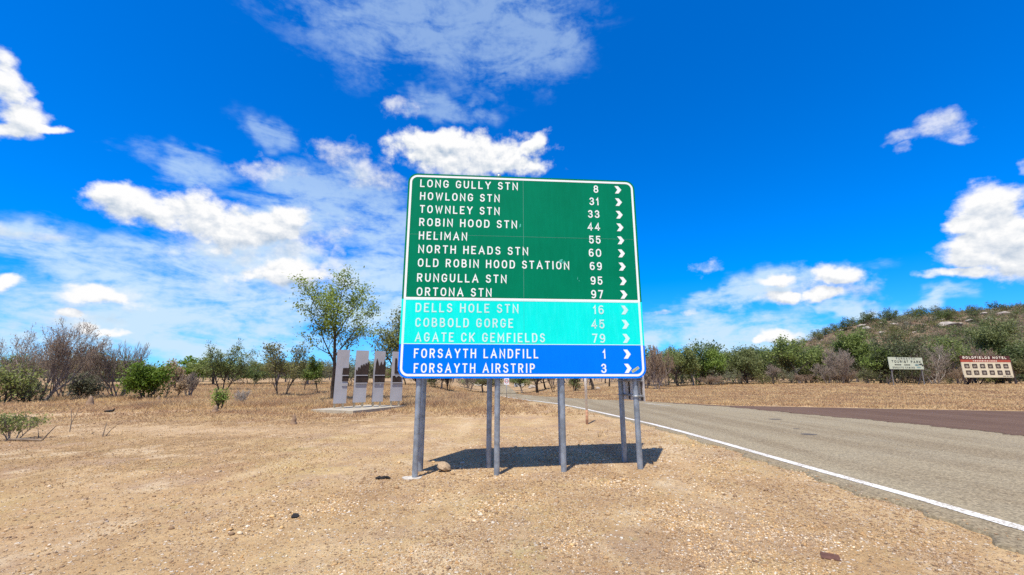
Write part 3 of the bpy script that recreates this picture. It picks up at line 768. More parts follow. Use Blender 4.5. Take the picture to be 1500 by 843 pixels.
lettering(ROWS_B, blu, M['white'], 0.147)
M['scuff'] = mat('scraped_green', (0.06, 0.46, 0.36), 0.6)
for cx, cz, rx, rz, tilt in ((1.918, 4.01, .016, .042, .2), (2.60, 3.395, .03, .045, .9), (2.655, 3.375, .045, .012, -.5), (2.88, 3.10, .006, .03, .1), (2.905, 3.06, .006, .014, .1)):
    mb = MB(); rc = random.Random(int(cx * 1000))
    pts = []
    for t in np.linspace(0, 5.7, 11):
        a_, b_ = rx * math.cos(t) * rc.uniform(.5, 1.2), rz * math.sin(t) * rc.uniform(.5, 1.2)
        pts.append((cx + a_ * math.cos(tilt) + b_ * math.sin(tilt), -0.0032, cz + b_ * math.cos(tilt) - a_ * math.sin(tilt)))
    mb.add(pts, [list(range(11))]); mb.build('scuff', M['scuff'], grn)
mb = MB(); mb.box(seam - .0025, seam + .0025, -0.0014, 0.0, Z2 + .04, ZT - .07); mb.box(.07, WID - .07, -0.0012, 0.0, 3.81, 3.8135); mb.build('joint', M['seam'], grn)
mb = MB(); mb.box(seam - .0025, seam + .0025, -0.0014, 0.0, Z1 + .03, Z2 - .02); mb.build('joint', M['seam2'], aqu)
# the little sticker in the lower corner of the blue panel
M['stk'] = mat('sticker_cream', (0.62, 0.66, 0.42), 0.6, 0, 0.35, 60)
M['stk2'] = mat('sticker_dark', (0.10, 0.12, 0.10), 0.6)
mb = MB()
ca_, sa_ = math.cos(R(32)), math.sin(R(32))
def stq(x0, x1, z0, z1, y): 
    mb.add([(3.735 + x * ca_ - z * sa_, y, ZB + 0.085 + x * sa_ + z * ca_) for x, z in ((x0, z0), (x1, z0), (x1, z1), (x0, z1))], [(0, 1, 2, 3)])
stq(0, .135, 0, .042, -0.0026)
mb.m = 1
for k in range(6): stq(.012 + k * .02, .022 + k * .02, .008, .034, -0.0031)
mb.build('sticker', [M['stk'], M['stk2']], blu)

mb = MB(); g = lz(.321, .088); rc = random.Random(3)
top_ = [(0.30 + .15 * math.cos(t) * rc.uniform(.7, 1.25), .07 + .12 * math.sin(t) * rc.uniform(.7, 1.2), g + .012) for t in np.linspace(0, 5.9, 13)]
mb.add(top_ + [(p[0], p[1], g - .05) for p in top_], [list(range(13))] + [[i, 13 + i, 13 + (i + 1) % 13, (i + 1) % 13] for i in range(13)])
M['footing'] = mat('pale_footing', (0.50, 0.45, 0.37), 0.9, 0, 0.2, 12, 0.3, 50)
mb.build('footing', M['footing'], sign)

# ------------------------------------------------------------------ the sign back to back with it
back = empty('roadside_sign', (SX, SY, 0), YAW)
tag(back, 'road sign standing back to back close behind the big sign, only its dark posts showing', 'road sign')
for u, v in ((0.335, 0.60), (1.44, 0.61), (2.655, 0.62), (3.745, 0.66)):
    mb = MB(); g = lz(u, v)
    mb.tube([(u, v, g - 0.3), (u, v, g), (u, v, 4.72), (u, v, 4.75)], [0.044, 0.044, 0.044, 0.04], 16)
    mb.build('post', M['post'], back, True)
for z in (1.72, 2.4, 3.1, 3.8, 4.5):
    mb = MB(); mb.box(0.1, WID - 0.08, 0.715, 0.745, z - 0.02, z + 0.02); mb.build('rail', M['gal'], back)
mb = MB(); mb.prism(rrect(0.0, WID - 0.10, 1.53, 4.82, 0.16, 6), 0.747, 0.752)
mb.build('sign_panel', M['alu'], back)

# small plate clamped across the two end posts ------------------------
pa = Vector((SX + 3.745 * math.cos(YAW) - .66 * math.sin(YAW), SY + 3.745 * math.sin(YAW) + .66 * math.cos(YAW), 0))
pb = Vector((SX + 3.796 * math.cos(YAW) - .088 * math.sin(YAW), SY + 3.796 * math.sin(YAW) + .088 * math.cos(YAW), 0))
dv = (pb - pa); L_ = dv.length; ang = math.atan2(dv.y, dv.x)
sm = empty('small_sign', (pa.x, pa.y, 0), ang)
tag(sm, 'small bare grey plate seen from behind, clamped across two end posts', 'sign')
off = 0.085
mb = MB(); mb.box(-0.10, L_ + 0.14, off, off + 0.004, 1.105, 1.505); mb.build('plate', M['alu'], sm)
for z in (1.185, 1.43):
    mb = MB(); mb.box(-0.08, L_ + 0.12, off - 0.026, off - 0.002, z - 0.014, z + 0.014); mb.build('rail', M['gal'], sm)
for x in (0.16, L_ - 0.02 + 0.07):
    mb = MB(); mb.box(x - 0.02, x + 0.02, off - 0.012, off - 0.0025, 1.115, 1.165); mb.box(x - 0.02, x + 0.02, off - 0.012, off - 0.0025, 1.205, 1.41); mb.build('stiffener', M['bark'], sm)
for x in (0.0, L_):
    for z in (1.185, 1.43):
        mb = MB()
        pts = [(x + 0.056 * math.cos(t), 0.056 * math.sin(t), z) for t in np.linspace(R(150), R(390), 14)]
        mb.tube([(x - 0.052, off - 0.01, z)] + [(x + 0.058 * math.cos(t), 0.058 * math.sin(t), z) for t in np.linspace(R(180), R(360), 12)] + [(x + 0.052, off - 0.01, z)], 0.008, 6)
        mb.build('clamp', M['gal'], sm)

# ------------------------------------------------------------------ pale pole and the speed sign
M['palepaint'] = mat('flaking_white_paint', (0.80, 0.77, 0.72), 0.7, 0, 0.08, 9, dirt=((0.45, 0.27, 0.18), 0.4))
M['rustpaint'] = mat('rusty_foot', (0.36, 0.19, 0.11), 0.85, 0, 0.4, 12, 0.2, 40, dirt=((0.60, 0.50, 0.42), 0.6))
M['conc'] = mat('concrete', (0.40, 0.35, 0.26), 0.9, 0, 0.15, 3, 0.3, 40)
x, y, z = ground_at(860, 622)
pole = empty('marker_pole', (x, y, z))
tag(pole, 'thin flaking white pole with a rusty foot beside the road behind the big sign', 'pole')
mb = MB(); mb.tube([(0, 0, -0.2), (0.004, 0, 0.42)], 0.042, 12); mb.build('foot', M['rustpaint'], pole, True)
mb = MB(); mb.tube([(0.004, 0, 0.42), (-0.02, 0, 2.55)], 0.040, 12); mb.build('shaft', M['palepaint'], pole, True)
x, y, z = ground_at(742, 584)
M['red'] = mat('sign_red', (0.55, 0.05, 0.05), 0.6); M['black'] = mat('sign_black', (0.03, 0.03, 0.035), 0.6)
M['signwhite'] = mat('sign_white', (0.80, 0.80, 0.80), 0.6, 0, 0.04)
sp = empty('speed_sign', (x, y, z))
tag(sp, 'small white speed limit sign with a red ring on a thin post', 'speed sign')
mb = MB(); mb.tube([(0, 0.02, -0.1), (0, 0.02, 1.35)], 0.022, 8); mb.build('post', M['gal'], sp, True)
mb = MB(); mb.prism(rrect(-0.185, 0.185, 0.98, 1.45, 0.03, 4), -0.006, 0.0); pl = mb.build('plate', M['signwhite'], sp)
mb = MB(); band(mb, arc(0, 1.235, .155, .155, 0, 360, 28), arc(0, 1.235, .115, .115, 0, 360, 28), -0.009); mb.build('ring', M['red'], pl)
mb = MB(); text(mb, '60', -0.085, 0.085, 1.18, 0.11, -0.009, 0.19); mb.build('number', M['black'], pl)

# ------------------------------------------------------------------ four grey panels on a slab
M['panel'] = mat('weathered_grey_board', (0.35, 0.35, 0.375), 0.8, 0, 0.06, 2, dirt=((0.30, 0.28, 0.27), 0.4))
M['rust'] = mat('dark_rusted_steel', (0.032, 0.02, 0.016), 0.85, 0.1, 0.4, 10, 0.2, 40)
M['timber'] = mat('pale_timber', (0.50, 0.42, 0.28), 0.85, 0, 0.15, 5)
A = np.array(ground_at(517, 607)); B = np.array(ground_at(593.5, 598)); Cc = np.array(ground_at(475.5, 603))
B[:2] = A[:2] + (B[:2] - A[:2]) * 1.0
ddir = (B - A)[:2]; slabL = float(np.linalg.norm(ddir)); ddir /= slabL
slab_yaw = math.atan2(ddir[1], ddir[0])
slab_w = abs(float((Cc - A)[0] * -ddir[1] + (Cc - A)[1] * ddir[0]))
slab = empty('concrete_slab', (A[0], A[1], A[2]), slab_yaw)
tag(slab, 'low pale concrete slab under the four grey panels', 'slab')
mb = MB(); mb.box(0, slabL, 0, max(1.6, slab_w), -0.15, 0.13); mb.build('slab_top', M['conc'], slab)
def cut(k):
    """outline plates for each board (x, z fractions of board width and height), each a closed shape"""
    if k == 0: return [[(.55, .41), (1.06, .41), (1.04, .505), (.55, .505)], [(.53, .53), (1.06, .53), (1.06, .655), (.56, .655)]]
    if k == 1: return [[(.12, .36), (1.06, .37), (1.1, .50), (.6, .515), (.12, .50)], [(.08, .53), (1.06, .53), (1.1, .77), (.95, .77), (.93, .70), (.9, .75), (.78, .75), (.76, .66), (.72, .73), (.6, .73), (.58, .65), (.55, .71), (.42, .71), (.40, .63), (.36, .67), (.22, .67), (.2, .60), (.08, .63)]]
    if k == 2: return [[(.12, .36), (.5, .36), (.62, .40), (.72, .36), (1.06, .36), (1.06, .51), (.12, .52)], [(.1, .53), (1.06, .53), (1.06, .76), (.98, .85), (.9, .78), (.82, .72), (.72, .74), (.66, .79), (.58, .76), (.52, .70), (.42, .72), (.34, .80), (.24, .85), (.16, .76)]]
    return [[(.12, .36), (.95, .36), (.82, .48), (.6, .50), (.4, .47), (.3, .51), (.12, .50)], [(.25, .55), (.7, .55), (.8, .62), (.78, .70), (.6, .73), (.5, .69), (.48, .64), (.6, .63), (.6, .60), (.45, .60), (.42, .70), (.40, .86), (.25, .86)]]
PAN = [((487.7, 591.7), (506.8, 591.1), 512.5, 'blank upper face and a square dark steel plate at its edge'), ((516.4, 590.3), (535.5, 589.4), 513.5, 'a dark steel row of stepped chimneys across it'),
       ((544.4, 589.4), (560.7, 588), 514.5, 'dark steel figures and frames across its middle'), ((571, 588.4), (588.5, 587.3), 515.2, 'a dark looping steel shape, partly behind the big sign')]
for k, ((bx0, by0), (bx1, by1), ty, desc) in enumerate(PAN):
    # board stands over the slab's long axis
    along = [0.10, 0.36, 0.615, 0.86][k] * slabL
    ctr = A[:2] + ddir * along + np.array([-ddir[1], ddir[0]]) * 0.75
    d0 = ray(bx0, by0); d1 = ray(bx1, by1)
    yc = 19.9 + 0.55 * k
    p0_ = np.array([0, 0, EYE]) + d0 * (yc - 0.12) / d0[1]
    p1_ = np.array([0, 0, EYE]) + d1 * (yc + 0.12) / d1[1]
    wv_ = (p1_ - p0_)[:2]; w = float(np.linalg.norm(wv_)); yaw = math.atan2(wv_[1], wv_[0])
    dt = ray(bx0 + 5, ty); zt = EYE + dt[2] * (yc - 0.12) / dt[1]
    zb = float((p0_[2] + p1_[2]) / 2)
    root = empty('memorial_panel', (float(p0_[0]), float(p0_[1]), float(A[2]) + 0.13), yaw)
    tag(root, 'grey board on the slab with ' + desc.replace(' and a square', ', square').replace(', partly behind the big sign', ' partly behind the big sign'), 'display panel', 'four grey boards on the concrete slab')
    zb -= root.location.z; zt -= root.location.z; hh = zt - zb
    mb = MB(); mb.box(0, w, 0, 0.05, zb, zt); mb.build('board', M['panel'], root)
    for fx in (0.06, 0.70):
        mb = MB(); mb.box(fx * w, fx * w + 0.085, 0.052, 0.13, -0.02, zt - 0.1); mb.build('leg', M['timber'], root)
    for poly in cut(k):
        mb = MB(); mb.prism([(w * a, zb + hh * b) for a, b in poly], -0.035, -0.012); mb.build('cutout', M['rust'], root)
    for fz in (0.37, 0.52):
        mb = MB(); mb.box(w * (0.5 if k == 0 else 0.05), w * 1.03, -0.06, -0.036, zb + hh * (fz - .012), zb + hh * fz + .008); mb.build('ledge', M['panel'], root)

# ------------------------------------------------------------------ billboards by the trees
M['cream'] = mat('cream_board', (0.70, 0.62, 0.44), 0.7, 0, 0.06, 1.0)
M['palegreen'] = mat('pale_green_board', (0.58, 0.63, 0.48), 0.7, 0, 0.06, 1.0)
M['maroon'] = mat('maroon_board', (0.085, 0.022, 0.018), 0.6); M['redbar'] = mat('red_band', (0.42, 0.075, 0.04), 0.6)
M['ink'] = mat('dark_green_ink', (0.028, 0.034, 0.028), 0.7); M['creamink'] = mat('cream_ink', (0.80, 0.74, 0.60), 0.7)
M['icon'] = mat('brown_tile', (0.075, 0.055, 0.045), 0.7, 0, 0.4, 4); M['iconin'] = mat('tile_picture', (0.30, 0.26, 0.20), 0.7, 0, 0.6, 6)
M['teal'] = mat('faded_teal_print', (0.22, 0.34, 0.32), 0.7, 0, 0.4, 5)
M['steel'] = mat('grey_steel_leg', (0.20, 0.19, 0.18), 0.7, 0.2, 0.2, 5); M['brownpost'] = mat('dark_brown_post', (0.06, 0.04, 0.032), 0.8, 0, 0.2, 5)
def span(pxl, pyl, pxr, pyr, yl, yr):
    dl, dr = ray(pxl, pyl), ray(pxr, pyr)
    return np.array([0, 0, EYE]) + dl * yl / dl[1], np.array([0, 0, EYE]) + dr * yr / dr[1]
# tourist park board
p, q = span(1303.5, 541, 1353, 540.5, 50.0, 52.0)
w = float(np.hypot(*(q - p)[:2])); yaw = math.atan2(*(q - p)[:2][::-1])
top = EYE + ray(1302, 523.3)[2] * 50.0 / ray(1302, 523.3)[1]
g0 = float(hgt(p[0], p[1]))
tp = empty('tourist_sign', (float(p[0]), float(p[1]), g0), yaw)
tag(tp, 'pale green tourist park billboard on splayed legs before the trees', 'billboard')
b0, b1 = float(p[2]) - g0, float(top) - g0; H_ = b1 - b0
mb = MB(); mb.box(0, w, -0.04, 0.02, b0, b1); bd = mb.build('board', M['palegreen'], tp)
for s, a, b, f0, f1, t in (('FORSAYTH', .22, .78, .80, .975, .2), ('TOURIST PARK', .08, .94, .52, .74, .25)):
    letter(s, w * a, w * b, b0 + H_ * f0, H_ * (f1 - f0), -0.043, M['ink'], bd, t=t)
letter('ENSUITE CABINS', w * .08, w * .72, b0 + H_ * .06, H_ * .15, -0.043, M['ink'], bd, t=.24)
mb = MB()
for x0, x1 in ((.15, .21), (.22, .27), (.28, .34), (.43, .47), (.48, .53), (.54, .60)): mb.add([(w * x0, -.043, b0 + H_ * .32), (w * x1, -.043, b0 + H_ * .32), (w * x1, -.043, b0 + H_ * .41), (w * x0, -.043, b0 + H_ * .41)], [(0, 1, 2, 3)])
mb.build('faded_print', M['ink'], bd)
mb = MB()
for (cx, cz, rx, rz) in ((.90, .40, .05, .05), (.94, .46, .03, .05), (.97, .34, .025, .09)): mb.add([(w * (cx + rx * math.cos(t)), -.044, b0 + H_ * (cz + rz * math.sin(t))) for t in np.linspace(0, 5.8, 9)], [list(range(9))])
mb.build('motif', M['ink'], bd)
mb = MB()
for (cx, cz, rx, rz) in ((.80, .36, .06, .09), (.85, .16, .07, .07)): mb.add([(w * (cx + rx * math.cos(t)), -.042, b0 + H_ * (cz + rz * math.sin(t))) for t in np.linspace(0, 5.8, 9)], [list(range(9))])
mb.build('motif', M['teal'], bd)
for fx, dx in ((.06, .10), (.13, -.2), (.96, .12), (1.0, -.42)):
    mb = MB(); x1_ = w * fx
    yy = 0.06 if dx > 0 else 0.10
    mb.tube([(x1_, yy, b1 - .2), (x1_, yy, b0), (x1_ - dx * .8, yy + (0 if dx > 0 else 1.0), -0.2)], 0.055, 7); mb.build('leg', M['steel'], tp)
# hotel board
p, q = span(1412.3, 553.3, 1484.5, 552.0, 53.0, 54.0)
w = float(np.hypot(*(q - p)[:2])); yaw = math.atan2(*(q - p)[:2][::-1])
top = EYE + ray(1405.5, 521.2)[2] * 53.0 / ray(1405.5, 521.2)[1]
g0 = float(hgt(p[0], p[1]))
hb = empty('hotel_sign', (float(p[0]), float(p[1]), g0), yaw)
tag(hb, 'cream hotel billboard with a maroon header and two rows of dark picture tiles', 'billboard')
b0, b1 = float(p[2]) - g0, float(top) - g0; H_ = b1 - b0
mb = MB(); mb.box(0, w, -0.05, 0.03, b0, b0 + H_ * .70); bd = mb.build('board', M['cream'], hb)
mb = MB(); mb.box(-.02, w + .02, -0.055, 0.03, b0 + H_ * .703, b0 + H_ * .815); rb = mb.build('band', M['redbar'], hb)
mb = MB(); mb.box(-.03, w + .02, -0.06, 0.03, b0 + H_ * .818, b1); hd = mb.build('header', M['maroon'], hb)
letter('GOLDFIELDS HOTEL', w * .04, w * .93, b0 + H_ * .855, H_ * .115, -0.064, M['creamink'], hd, t=.26)
mb = MB(); xk = .24
for k, wd in enumerate((.02, .0, .03, .03, .03, .02, .03, .02, .03, .03, .02, .0, .03, .03, .02, .03)):
    if wd: mb.add([(w * xk, -.058, b0 + H_ * .735), (w * (xk + wd * .75), -.058, b0 + H_ * .735), (w * (xk + wd * .75), -.058, b0 + H_ * .785), (w * xk, -.058, b0 + H_ * .785)], [(0, 1, 2, 3)])
    xk += wd + .008
mb.build('faded_print', M['creamink'], rb)
for r_ in range(2):
    for k in range(6):
        cx = w * (.095 + k * .158 + .008 * r_); cz = b0 + H_ * (.52 - .30 * r_)
        sx_, sz_ = w * .052, H_ * .105
        mb = MB(); mb.prism(rrect(cx - sx_, cx + sx_, cz - sz_, cz + sz_, 0.06, 3), -0.056, -0.051); ic = mb.build('picture_tile', M['icon'], bd)
        mb = MB(); rr = random.Random(r_ * 9 + k)
        mb.add([(cx + sx_ * .72 * math.cos(t) * rr.uniform(.7, 1), -.0585, cz + sz_ * .68 * math.sin(t) * rr.uniform(.55, 1) - sz_ * .1) for t in np.linspace(0, 5.7, 8)], [list(range(8))])
        mb.build('picture', M['iconin'], ic)
mb = MB(); 
for x0, x1 in ((.78, .84), (.85, .90), (.91, .97)): mb.add([(w * x0, -.053, b0 + H_ * .045), (w * x1, -.053, b0 + H_ * .045), (w * x1, -.053, b0 + H_ * .075), (w * x0, -.053, b0 + H_ * .075)], [(0, 1, 2, 3)])
mb.build('faded_print', M['ink'], bd)
for x0 in (-.14, w + .02):
    mb = MB(); mb.box(x0, x0 + .12, -.07, .05, -0.3, b1 - .35 if x0 > 0 else b0 + .3); mb.build('post', M['brownpost'], hb)
for fx in (.17, .43, .73):
    mb = MB(); mb.tube([(w * fx, 0.08, b1 - .4), (w * fx, .08, b0), (w * fx + .1, 1.1, -.3)], 0.06 if fx > .2 else .14, 7); mb.build('brace', M['brownpost'], hb)

# ------------------------------------------------------------------ trees
def tree_mesh(seed, H, Wd, r0=0.14, trunk=0.28, levels=3, nch=(5, 5, 4), spread=(48, 45, 42), ratio=(0.62, 0.6, 0.6), trop=0.08, wig=0.22, stems=1, leaves=3000, lsize=0.15, lr=0.22, aspect=0.5,
              flat=1.0, sides=(7, 5, 4, 3), twig_r=0.010, wood_split=1, up=0.25, gaps=0.0, zlow=0.0):
    rg = random.Random(seed); rn = np.random.RandomState(seed)
    br = []; sites = []
    def rnd_perp(d):
        v = np.array([rg.gauss(0, 1), rg.gauss(0, 1), rg.gauss(0, 1)]); v -= d * (v @ d)
        return v / (np.linalg.norm(v) + 1e-9)
    def grow(p, d, L, r, lev, frac0):
        n = 5 if lev == 0 else (4 if lev < 3 else 3)
        pts = [p]; rad = [r]
        for i in range(n):
            d = d + rnd_perp(d) * wig * rg.random() + np.array([0, 0, trop])
            d = d / np.linalg.norm(d)
            p = p + d * (L / n); pts.append(p)
            rad.append(max(twig_r * .5, r * (1 - (0.5 if lev == 0 else 0.75) * (i + 1) / n)))
        br.append((lev, pts, rad))
        if lev >= levels:
            for i in range(1, n + 1): sites.append(pts[i])
            return
        k = nch[min(lev, len(nch) - 1)]
        az0 = rg.random() * 6.28
        for j in range(k):
            t = frac0 + (1 - frac0) * (j + 0.5 + rg.uniform(-.3, .3)) / k
            t = min(.98, max(frac0, t))
            f = t * n; i = min(n - 1, int(f)); pp = pts[i] + (pts[i + 1] - pts[i]) * (f - i)
            rr = rad[i] + (rad[i + 1] - rad[i]) * (f - i)
            dd = pts[i + 1] - pts[i]; dd = dd / np.linalg.norm(dd)
            a = az0 + j * 2.4 + rg.uniform(-.4, .4)
            u = np.cross(dd, (0.3, 0.2, 1.0)); u = u / (np.linalg.norm(u) + 1e-9); w_ = np.cross(dd, u)
            sp_ = R(spread[min(lev, len(spread) - 1)] * rg.uniform(.65, 1.25))
            cd = dd * math.cos(sp_) + (u * math.cos(a) + w_ * math.sin(a)) * math.sin(sp_)
            cd = cd + np.array([0, 0, up]) * (0.6 if lev else 1.0); cd = cd / np.linalg.norm(cd)
            ln = L * ratio[min(lev, len(ratio) - 1)] * rg.uniform(.7, 1.2) * (1.15 - .45 * t)
            grow(pp, cd, ln, max(twig_r, rr * .62), lev + 1, .22)
        # leader
        dd = pts[-1] - pts[-2]; dd = dd / np.linalg.norm(dd)
        grow(pts[-1], dd, L * ratio[min(lev, len(ratio) - 1)] * .8, max(twig_r, rad[-1] * .9), lev + 1, .2)
    for s in range(stems):
        a = 6.28 * s / stems + rg.random(); tl = 0.0 if stems == 1 else rg.uniform(.25, .7)
        d = np.array([math.cos(a) * tl, math.sin(a) * tl, 1.0]); d = d / np.linalg.norm(d)
        st = np.array([math.cos(a), math.sin(a), 0]) * (0 if stems == 1 else .12)
        grow(st, d, 1.0, r0 * (1.0 if stems == 1 else .7), 0, trunk if stems == 1 else trunk * .6)
    S = np.array(sites)
    zmax = np.percentile(S[:, 2], 99.3) + 0.02; rx = np.percentile(np.abs(S[:, 0] - 0), 98) + 1e-3; ry = np.percentile(np.abs(S[:, 1]), 98) + 1e-3
    sc = np.array([Wd / 2 / max(rx, ry * .9), Wd / 2 / max(rx * .9, ry), H / zmax])
    wood, fine = MBA(), MBA()
    for lev, pts, rad in br:
        P = np.array(pts) * sc
        (wood if lev <= wood_split else fine).tube(P, np.array(rad), sides[min(lev, len(sides) - 1)])
    S = S * sc
    nl = leaves
    idx = rn.randint(0, len(S), nl)
    if gaps > 0:                                   # some twigs carry no leaves
        keep = rn.rand(len(S)) > gaps; idx = idx[keep[idx]]; nl = len(idx)
    if nl:
        C = S[idx] + rn.randn(nl, 3) * lr * np.array([1, 1, .75 * flat])
        C[:, 2] = np.maximum(C[:, 2], zlow)
        a = rn.randn(nl, 3); a[:, 2] -= .15; a /= np.linalg.norm(a, axis=1)[:, None]
        nrm = rn.randn(nl, 3); nrm[:, 2] = np.abs(nrm[:, 2]) + .9
        b = np.cross(nrm, a); b /= np.linalg.norm(b, axis=1)[:, None] + 1e-9
        ls = lsize * (.55 + .9 * rn.rand(nl))[:, None]
        LV = np.stack([C - a * ls * .5, C + b * ls * aspect * .5, C + a * ls * .5, C - b * ls * aspect * .5], 1).reshape(-1, 3)
        LF = np.arange(nl * 4).reshape(-1, 4)
    else: LV, LF = np.zeros((0, 3)), np.zeros((0, 4), int)
    return wood, fine, LV, LF
class MBA:
    def __init__(s): s.V = []; s.F = []; s.n = 0
    def tube(s, P, rad, n):
        m = len(P)
        D = np.gradient(P, axis=0); D /= np.linalg.norm(D, axis=1)[:, None] + 1e-9
        ref = np.array([0.31, 0.17, 0.93]) if abs(D[0] @ np.array([0.31, .17, .93])) < .9 else np.array([1., 0, 0])
        A_ = np.cross(D, ref); A_ /= np.linalg.norm(A_, axis=1)[:, None] + 1e-9
        B_ = np.cross(D, A_)
        t = np.arange(n) * 2 * PI / n
        V = P[:, None, :] + rad[:, None, None] * (np.cos(t)[None, :, None] * A_[:, None, :] + np.sin(t)[None, :, None] * B_[:, None, :])
        s.V.append(V.reshape(-1, 3))
        I = s.n + np.arange(m * n).reshape(m, n); J = np.roll(I, -1, axis=1)
        s.F.append(np.stack([I[:-1], I[1:], J[1:], J[:-1]], -1).reshape(-1, 4))
        s.n += m * n
    def get(s):
        if not s.V: return np.zeros((0, 3)), np.zeros((0, 4), int)
        return np.concatenate(s.V), np.concatenate(s.F)
def make_tree(name, loc, barkm, leafm, H, twigm=None, rz=0.0, leafpart='crown', **kw):
    wood, fine, LV, LF = tree_mesh(H=H, **kw)
    root = empty(name, loc, rz)
    v, f = wood.get(); link('trunk', mesh_np('trunk', v, f), barkm, root, True)
    v, f = fine.get()
    nf = len(f)
    if len(LF):
        V = np.concatenate([v, LV]) if nf else LV
        Fq = np.concatenate([f, LF + len(v)]) if nf else LF
        me = mesh_np(leafpart, V, Fq)
        o = link(leafpart, me, [leafm, twigm or barkm], root)
        mi = np.zeros(len(Fq), np.int32); mi[:nf] = 1
        me.polygons.foreach_set('material_index', mi)
    elif nf:
        link('twigs', mesh_np('twigs', v, f), twigm or barkm, root)
    return root
def px_h(py0, py1, px, y):
    """height in metres between two picture rows for something standing at distance y"""
    a = ray(px, py0); b = ray(px, py1)
    return abs(a[2] / a[1] - b[2] / b[1]) * y
def px_w(w, y): return w / 620.0 * y * 1.02
sun_seed = 100
def spot(px, py, depth=None):
    return ground_at(px, py) if depth is None else at_depth(px, depth)

LONE = []
def lone(name, px, py, top, wpx, kind, label, cat='tree', depth=None, bark='bark', twig=None, leaf='lf_green', **kw):
    x, y, z = spot(px, py, depth)
    dd = ray(px, top); H = EYE + dd[2] / dd[1] * y - z
    Wd = px_w(wpx, y) * .86
    kw = dict(KINDS_[kind], **kw)
    global sun_seed; sun_seed += 1
    # leaf size follows the tree's real scale
    o = make_tree(name, (x, y, z - 0.03), M[bark], M[leaf], max(H, .3), M[twig] if twig else None, seed=kw.pop('seed', sun_seed), Wd=Wd, **kw)
    tag(o, label, cat, kw.get('group'))
    LONE.append((label, round(x, 1), round(y, 1), round(H, 1), round(Wd, 1)))
    return o
KINDS_ = {
    'open': dict(levels=3, nch=(7, 5, 4), spread=(50, 46, 42), leaves=5200, lsize=.17, lr=.16, r0=.13, trunk=.40, wood_split=2, up=.35, wig=.3),
    'bushy': dict(levels=3, nch=(6, 5, 4), spread=(60, 50, 45), leaves=5200, lsize=.17, lr=.22, r0=.07, trunk=.12, stems=3, wood_split=1, up=.15),
    'dense': dict(levels=3, nch=(7, 6, 4), spread=(62, 52, 45), leaves=7500, lsize=.17, lr=.22, r0=.08, trunk=.12, stems=3, wood_split=1, up=.1),
    'bare': dict(levels=4, nch=(7, 5, 4, 4), spread=(34, 36, 38, 40), ratio=(.78, .62, .58, .55), leaves=500, lsize=.09, lr=.10, r0=.075, trunk=.10, stems=4, wood_split=2, up=.4, wig=.35, twig_r=.009),
    'flat': dict(levels=3, nch=(7, 6, 4), spread=(68, 60, 50), leaves=4200, lsize=.30, lr=.3, r0=.15, trunk=.4, wood_split=2, up=-.02, trop=.0, flat=.5),
    'small': dict(levels=3, nch=(5, 4, 3), spread=(45, 42, 40), leaves=900, lsize=.14, lr=.12, r0=.05, trunk=.25, wood_split=1, up=.3),
}
# the lone trees of the dry paddock
lone('shade_tree', 487, 588, 403, 120, 'open', 'tall open yellow-green tree with a dark trunk behind the first grey panel', leaf='lf_main', leaves=9500, lsize=.155, seed=12, r0=.14, lr=.24, gaps=.12)
lone('shade_tree', 578, 580, 456, 66, 'open', 'yellow-green tree half hidden between the grey panels and the big sign', leaf='lf_main', leaves=3800, seed=31, depth=30, lr=.28)
lone('bare_tree', 56, 589, 472, 140, 'bare', 'tallest leafless grey bush tree with reddish dry leaf tips', bark='midbark', twig='twig', leaf='lf_brown', leaves=4600, seed=41, r0=.09)
lone('olive_bush', 12, 587, 532, 56, 'bushy', 'dull olive bush in front of the tallest leafless tree', cat='bush', leaf='lf_main', leaves=1500, depth=25, gaps=.2)
lone('bare_tree', 100, 584, 505, 76, 'bare', 'spreading leafless brown tree between two grey ones', bark='greybark', twig='twigbrown', leaf='lf_brown', leaves=300, depth=31)
lone('grey_bush', 118, 585, 548, 34, 'bushy', 'grey-green bush below the spreading leafless tree', cat='bush', leaf='lf_greygreen', leaves=2400, twig='twig')
lone('grey_bush', 42, 588, 556, 40, 'bushy', 'dusty grey-green bush at the foot of the tallest leafless tree', cat='bush', leaf='lf_greygreen', leaves=900, twig='twig', depth=26.5)
lone('acacia_tree', 128, 560, 514, 72, 'flat', 'spreading pale-barked acacia behind the leafless trees', bark='palebark', leaf='lf_olive', depth=55, leaves=4000)
lone('bare_tree', 172, 584, 503, 66, 'bare', 'rounded leafless purplish-grey tree beside the bright green bush', bark='midbark', twig='twig', leaves=0, seed=55)
lone('green_bush', 213, 586, 533, 50, 'bushy', 'bright green round bush in the dry paddock', cat='bush', leaf='lf_bright', leaves=7000, gaps=.15, lr=.26, seed=64)
lone('yellow_bush', 182, 581, 556, 24, 'small', 'small yellowish bush between the purplish tree and the round bush', cat='bush', leaf='lf_main', leaves=900)
lone('flowering_tree', 258, 553, 529, 40, 'flat', 'pale yellow tree in front of a dark flat crown', leaf='lf_yellow', depth=58, leaves=3400, lsize=.26)
lone('flat_tree', 274, 552, 524, 64, 'flat', 'dark green flat-topped tree behind the pale yellow one', leaf='lf_bright', depth=92, leaves=4600, lsize=.45)
lone('sapling', 243, 584, 556, 12, 'small', 'thin nearly leafless sapling next to the round green bush', cat='sapling', leaf='lf_brown', leaves=60, twig='twigbrown')
lone('sapling', 259, 584, 556, 16, 'small', 'brown-leaved sapling near the vase-shaped leafless shrub', cat='sapling', leaf='lf_brown', leaves=420, twig='twigbrown')
lone('bare_shrub', 275, 583, 545, 24, 'bare', 'vase-shaped leafless grey shrub with upright twigs', cat='shrub', bark='greybark', twig='twig', leaves=0, spread=(24, 28, 30, 30))
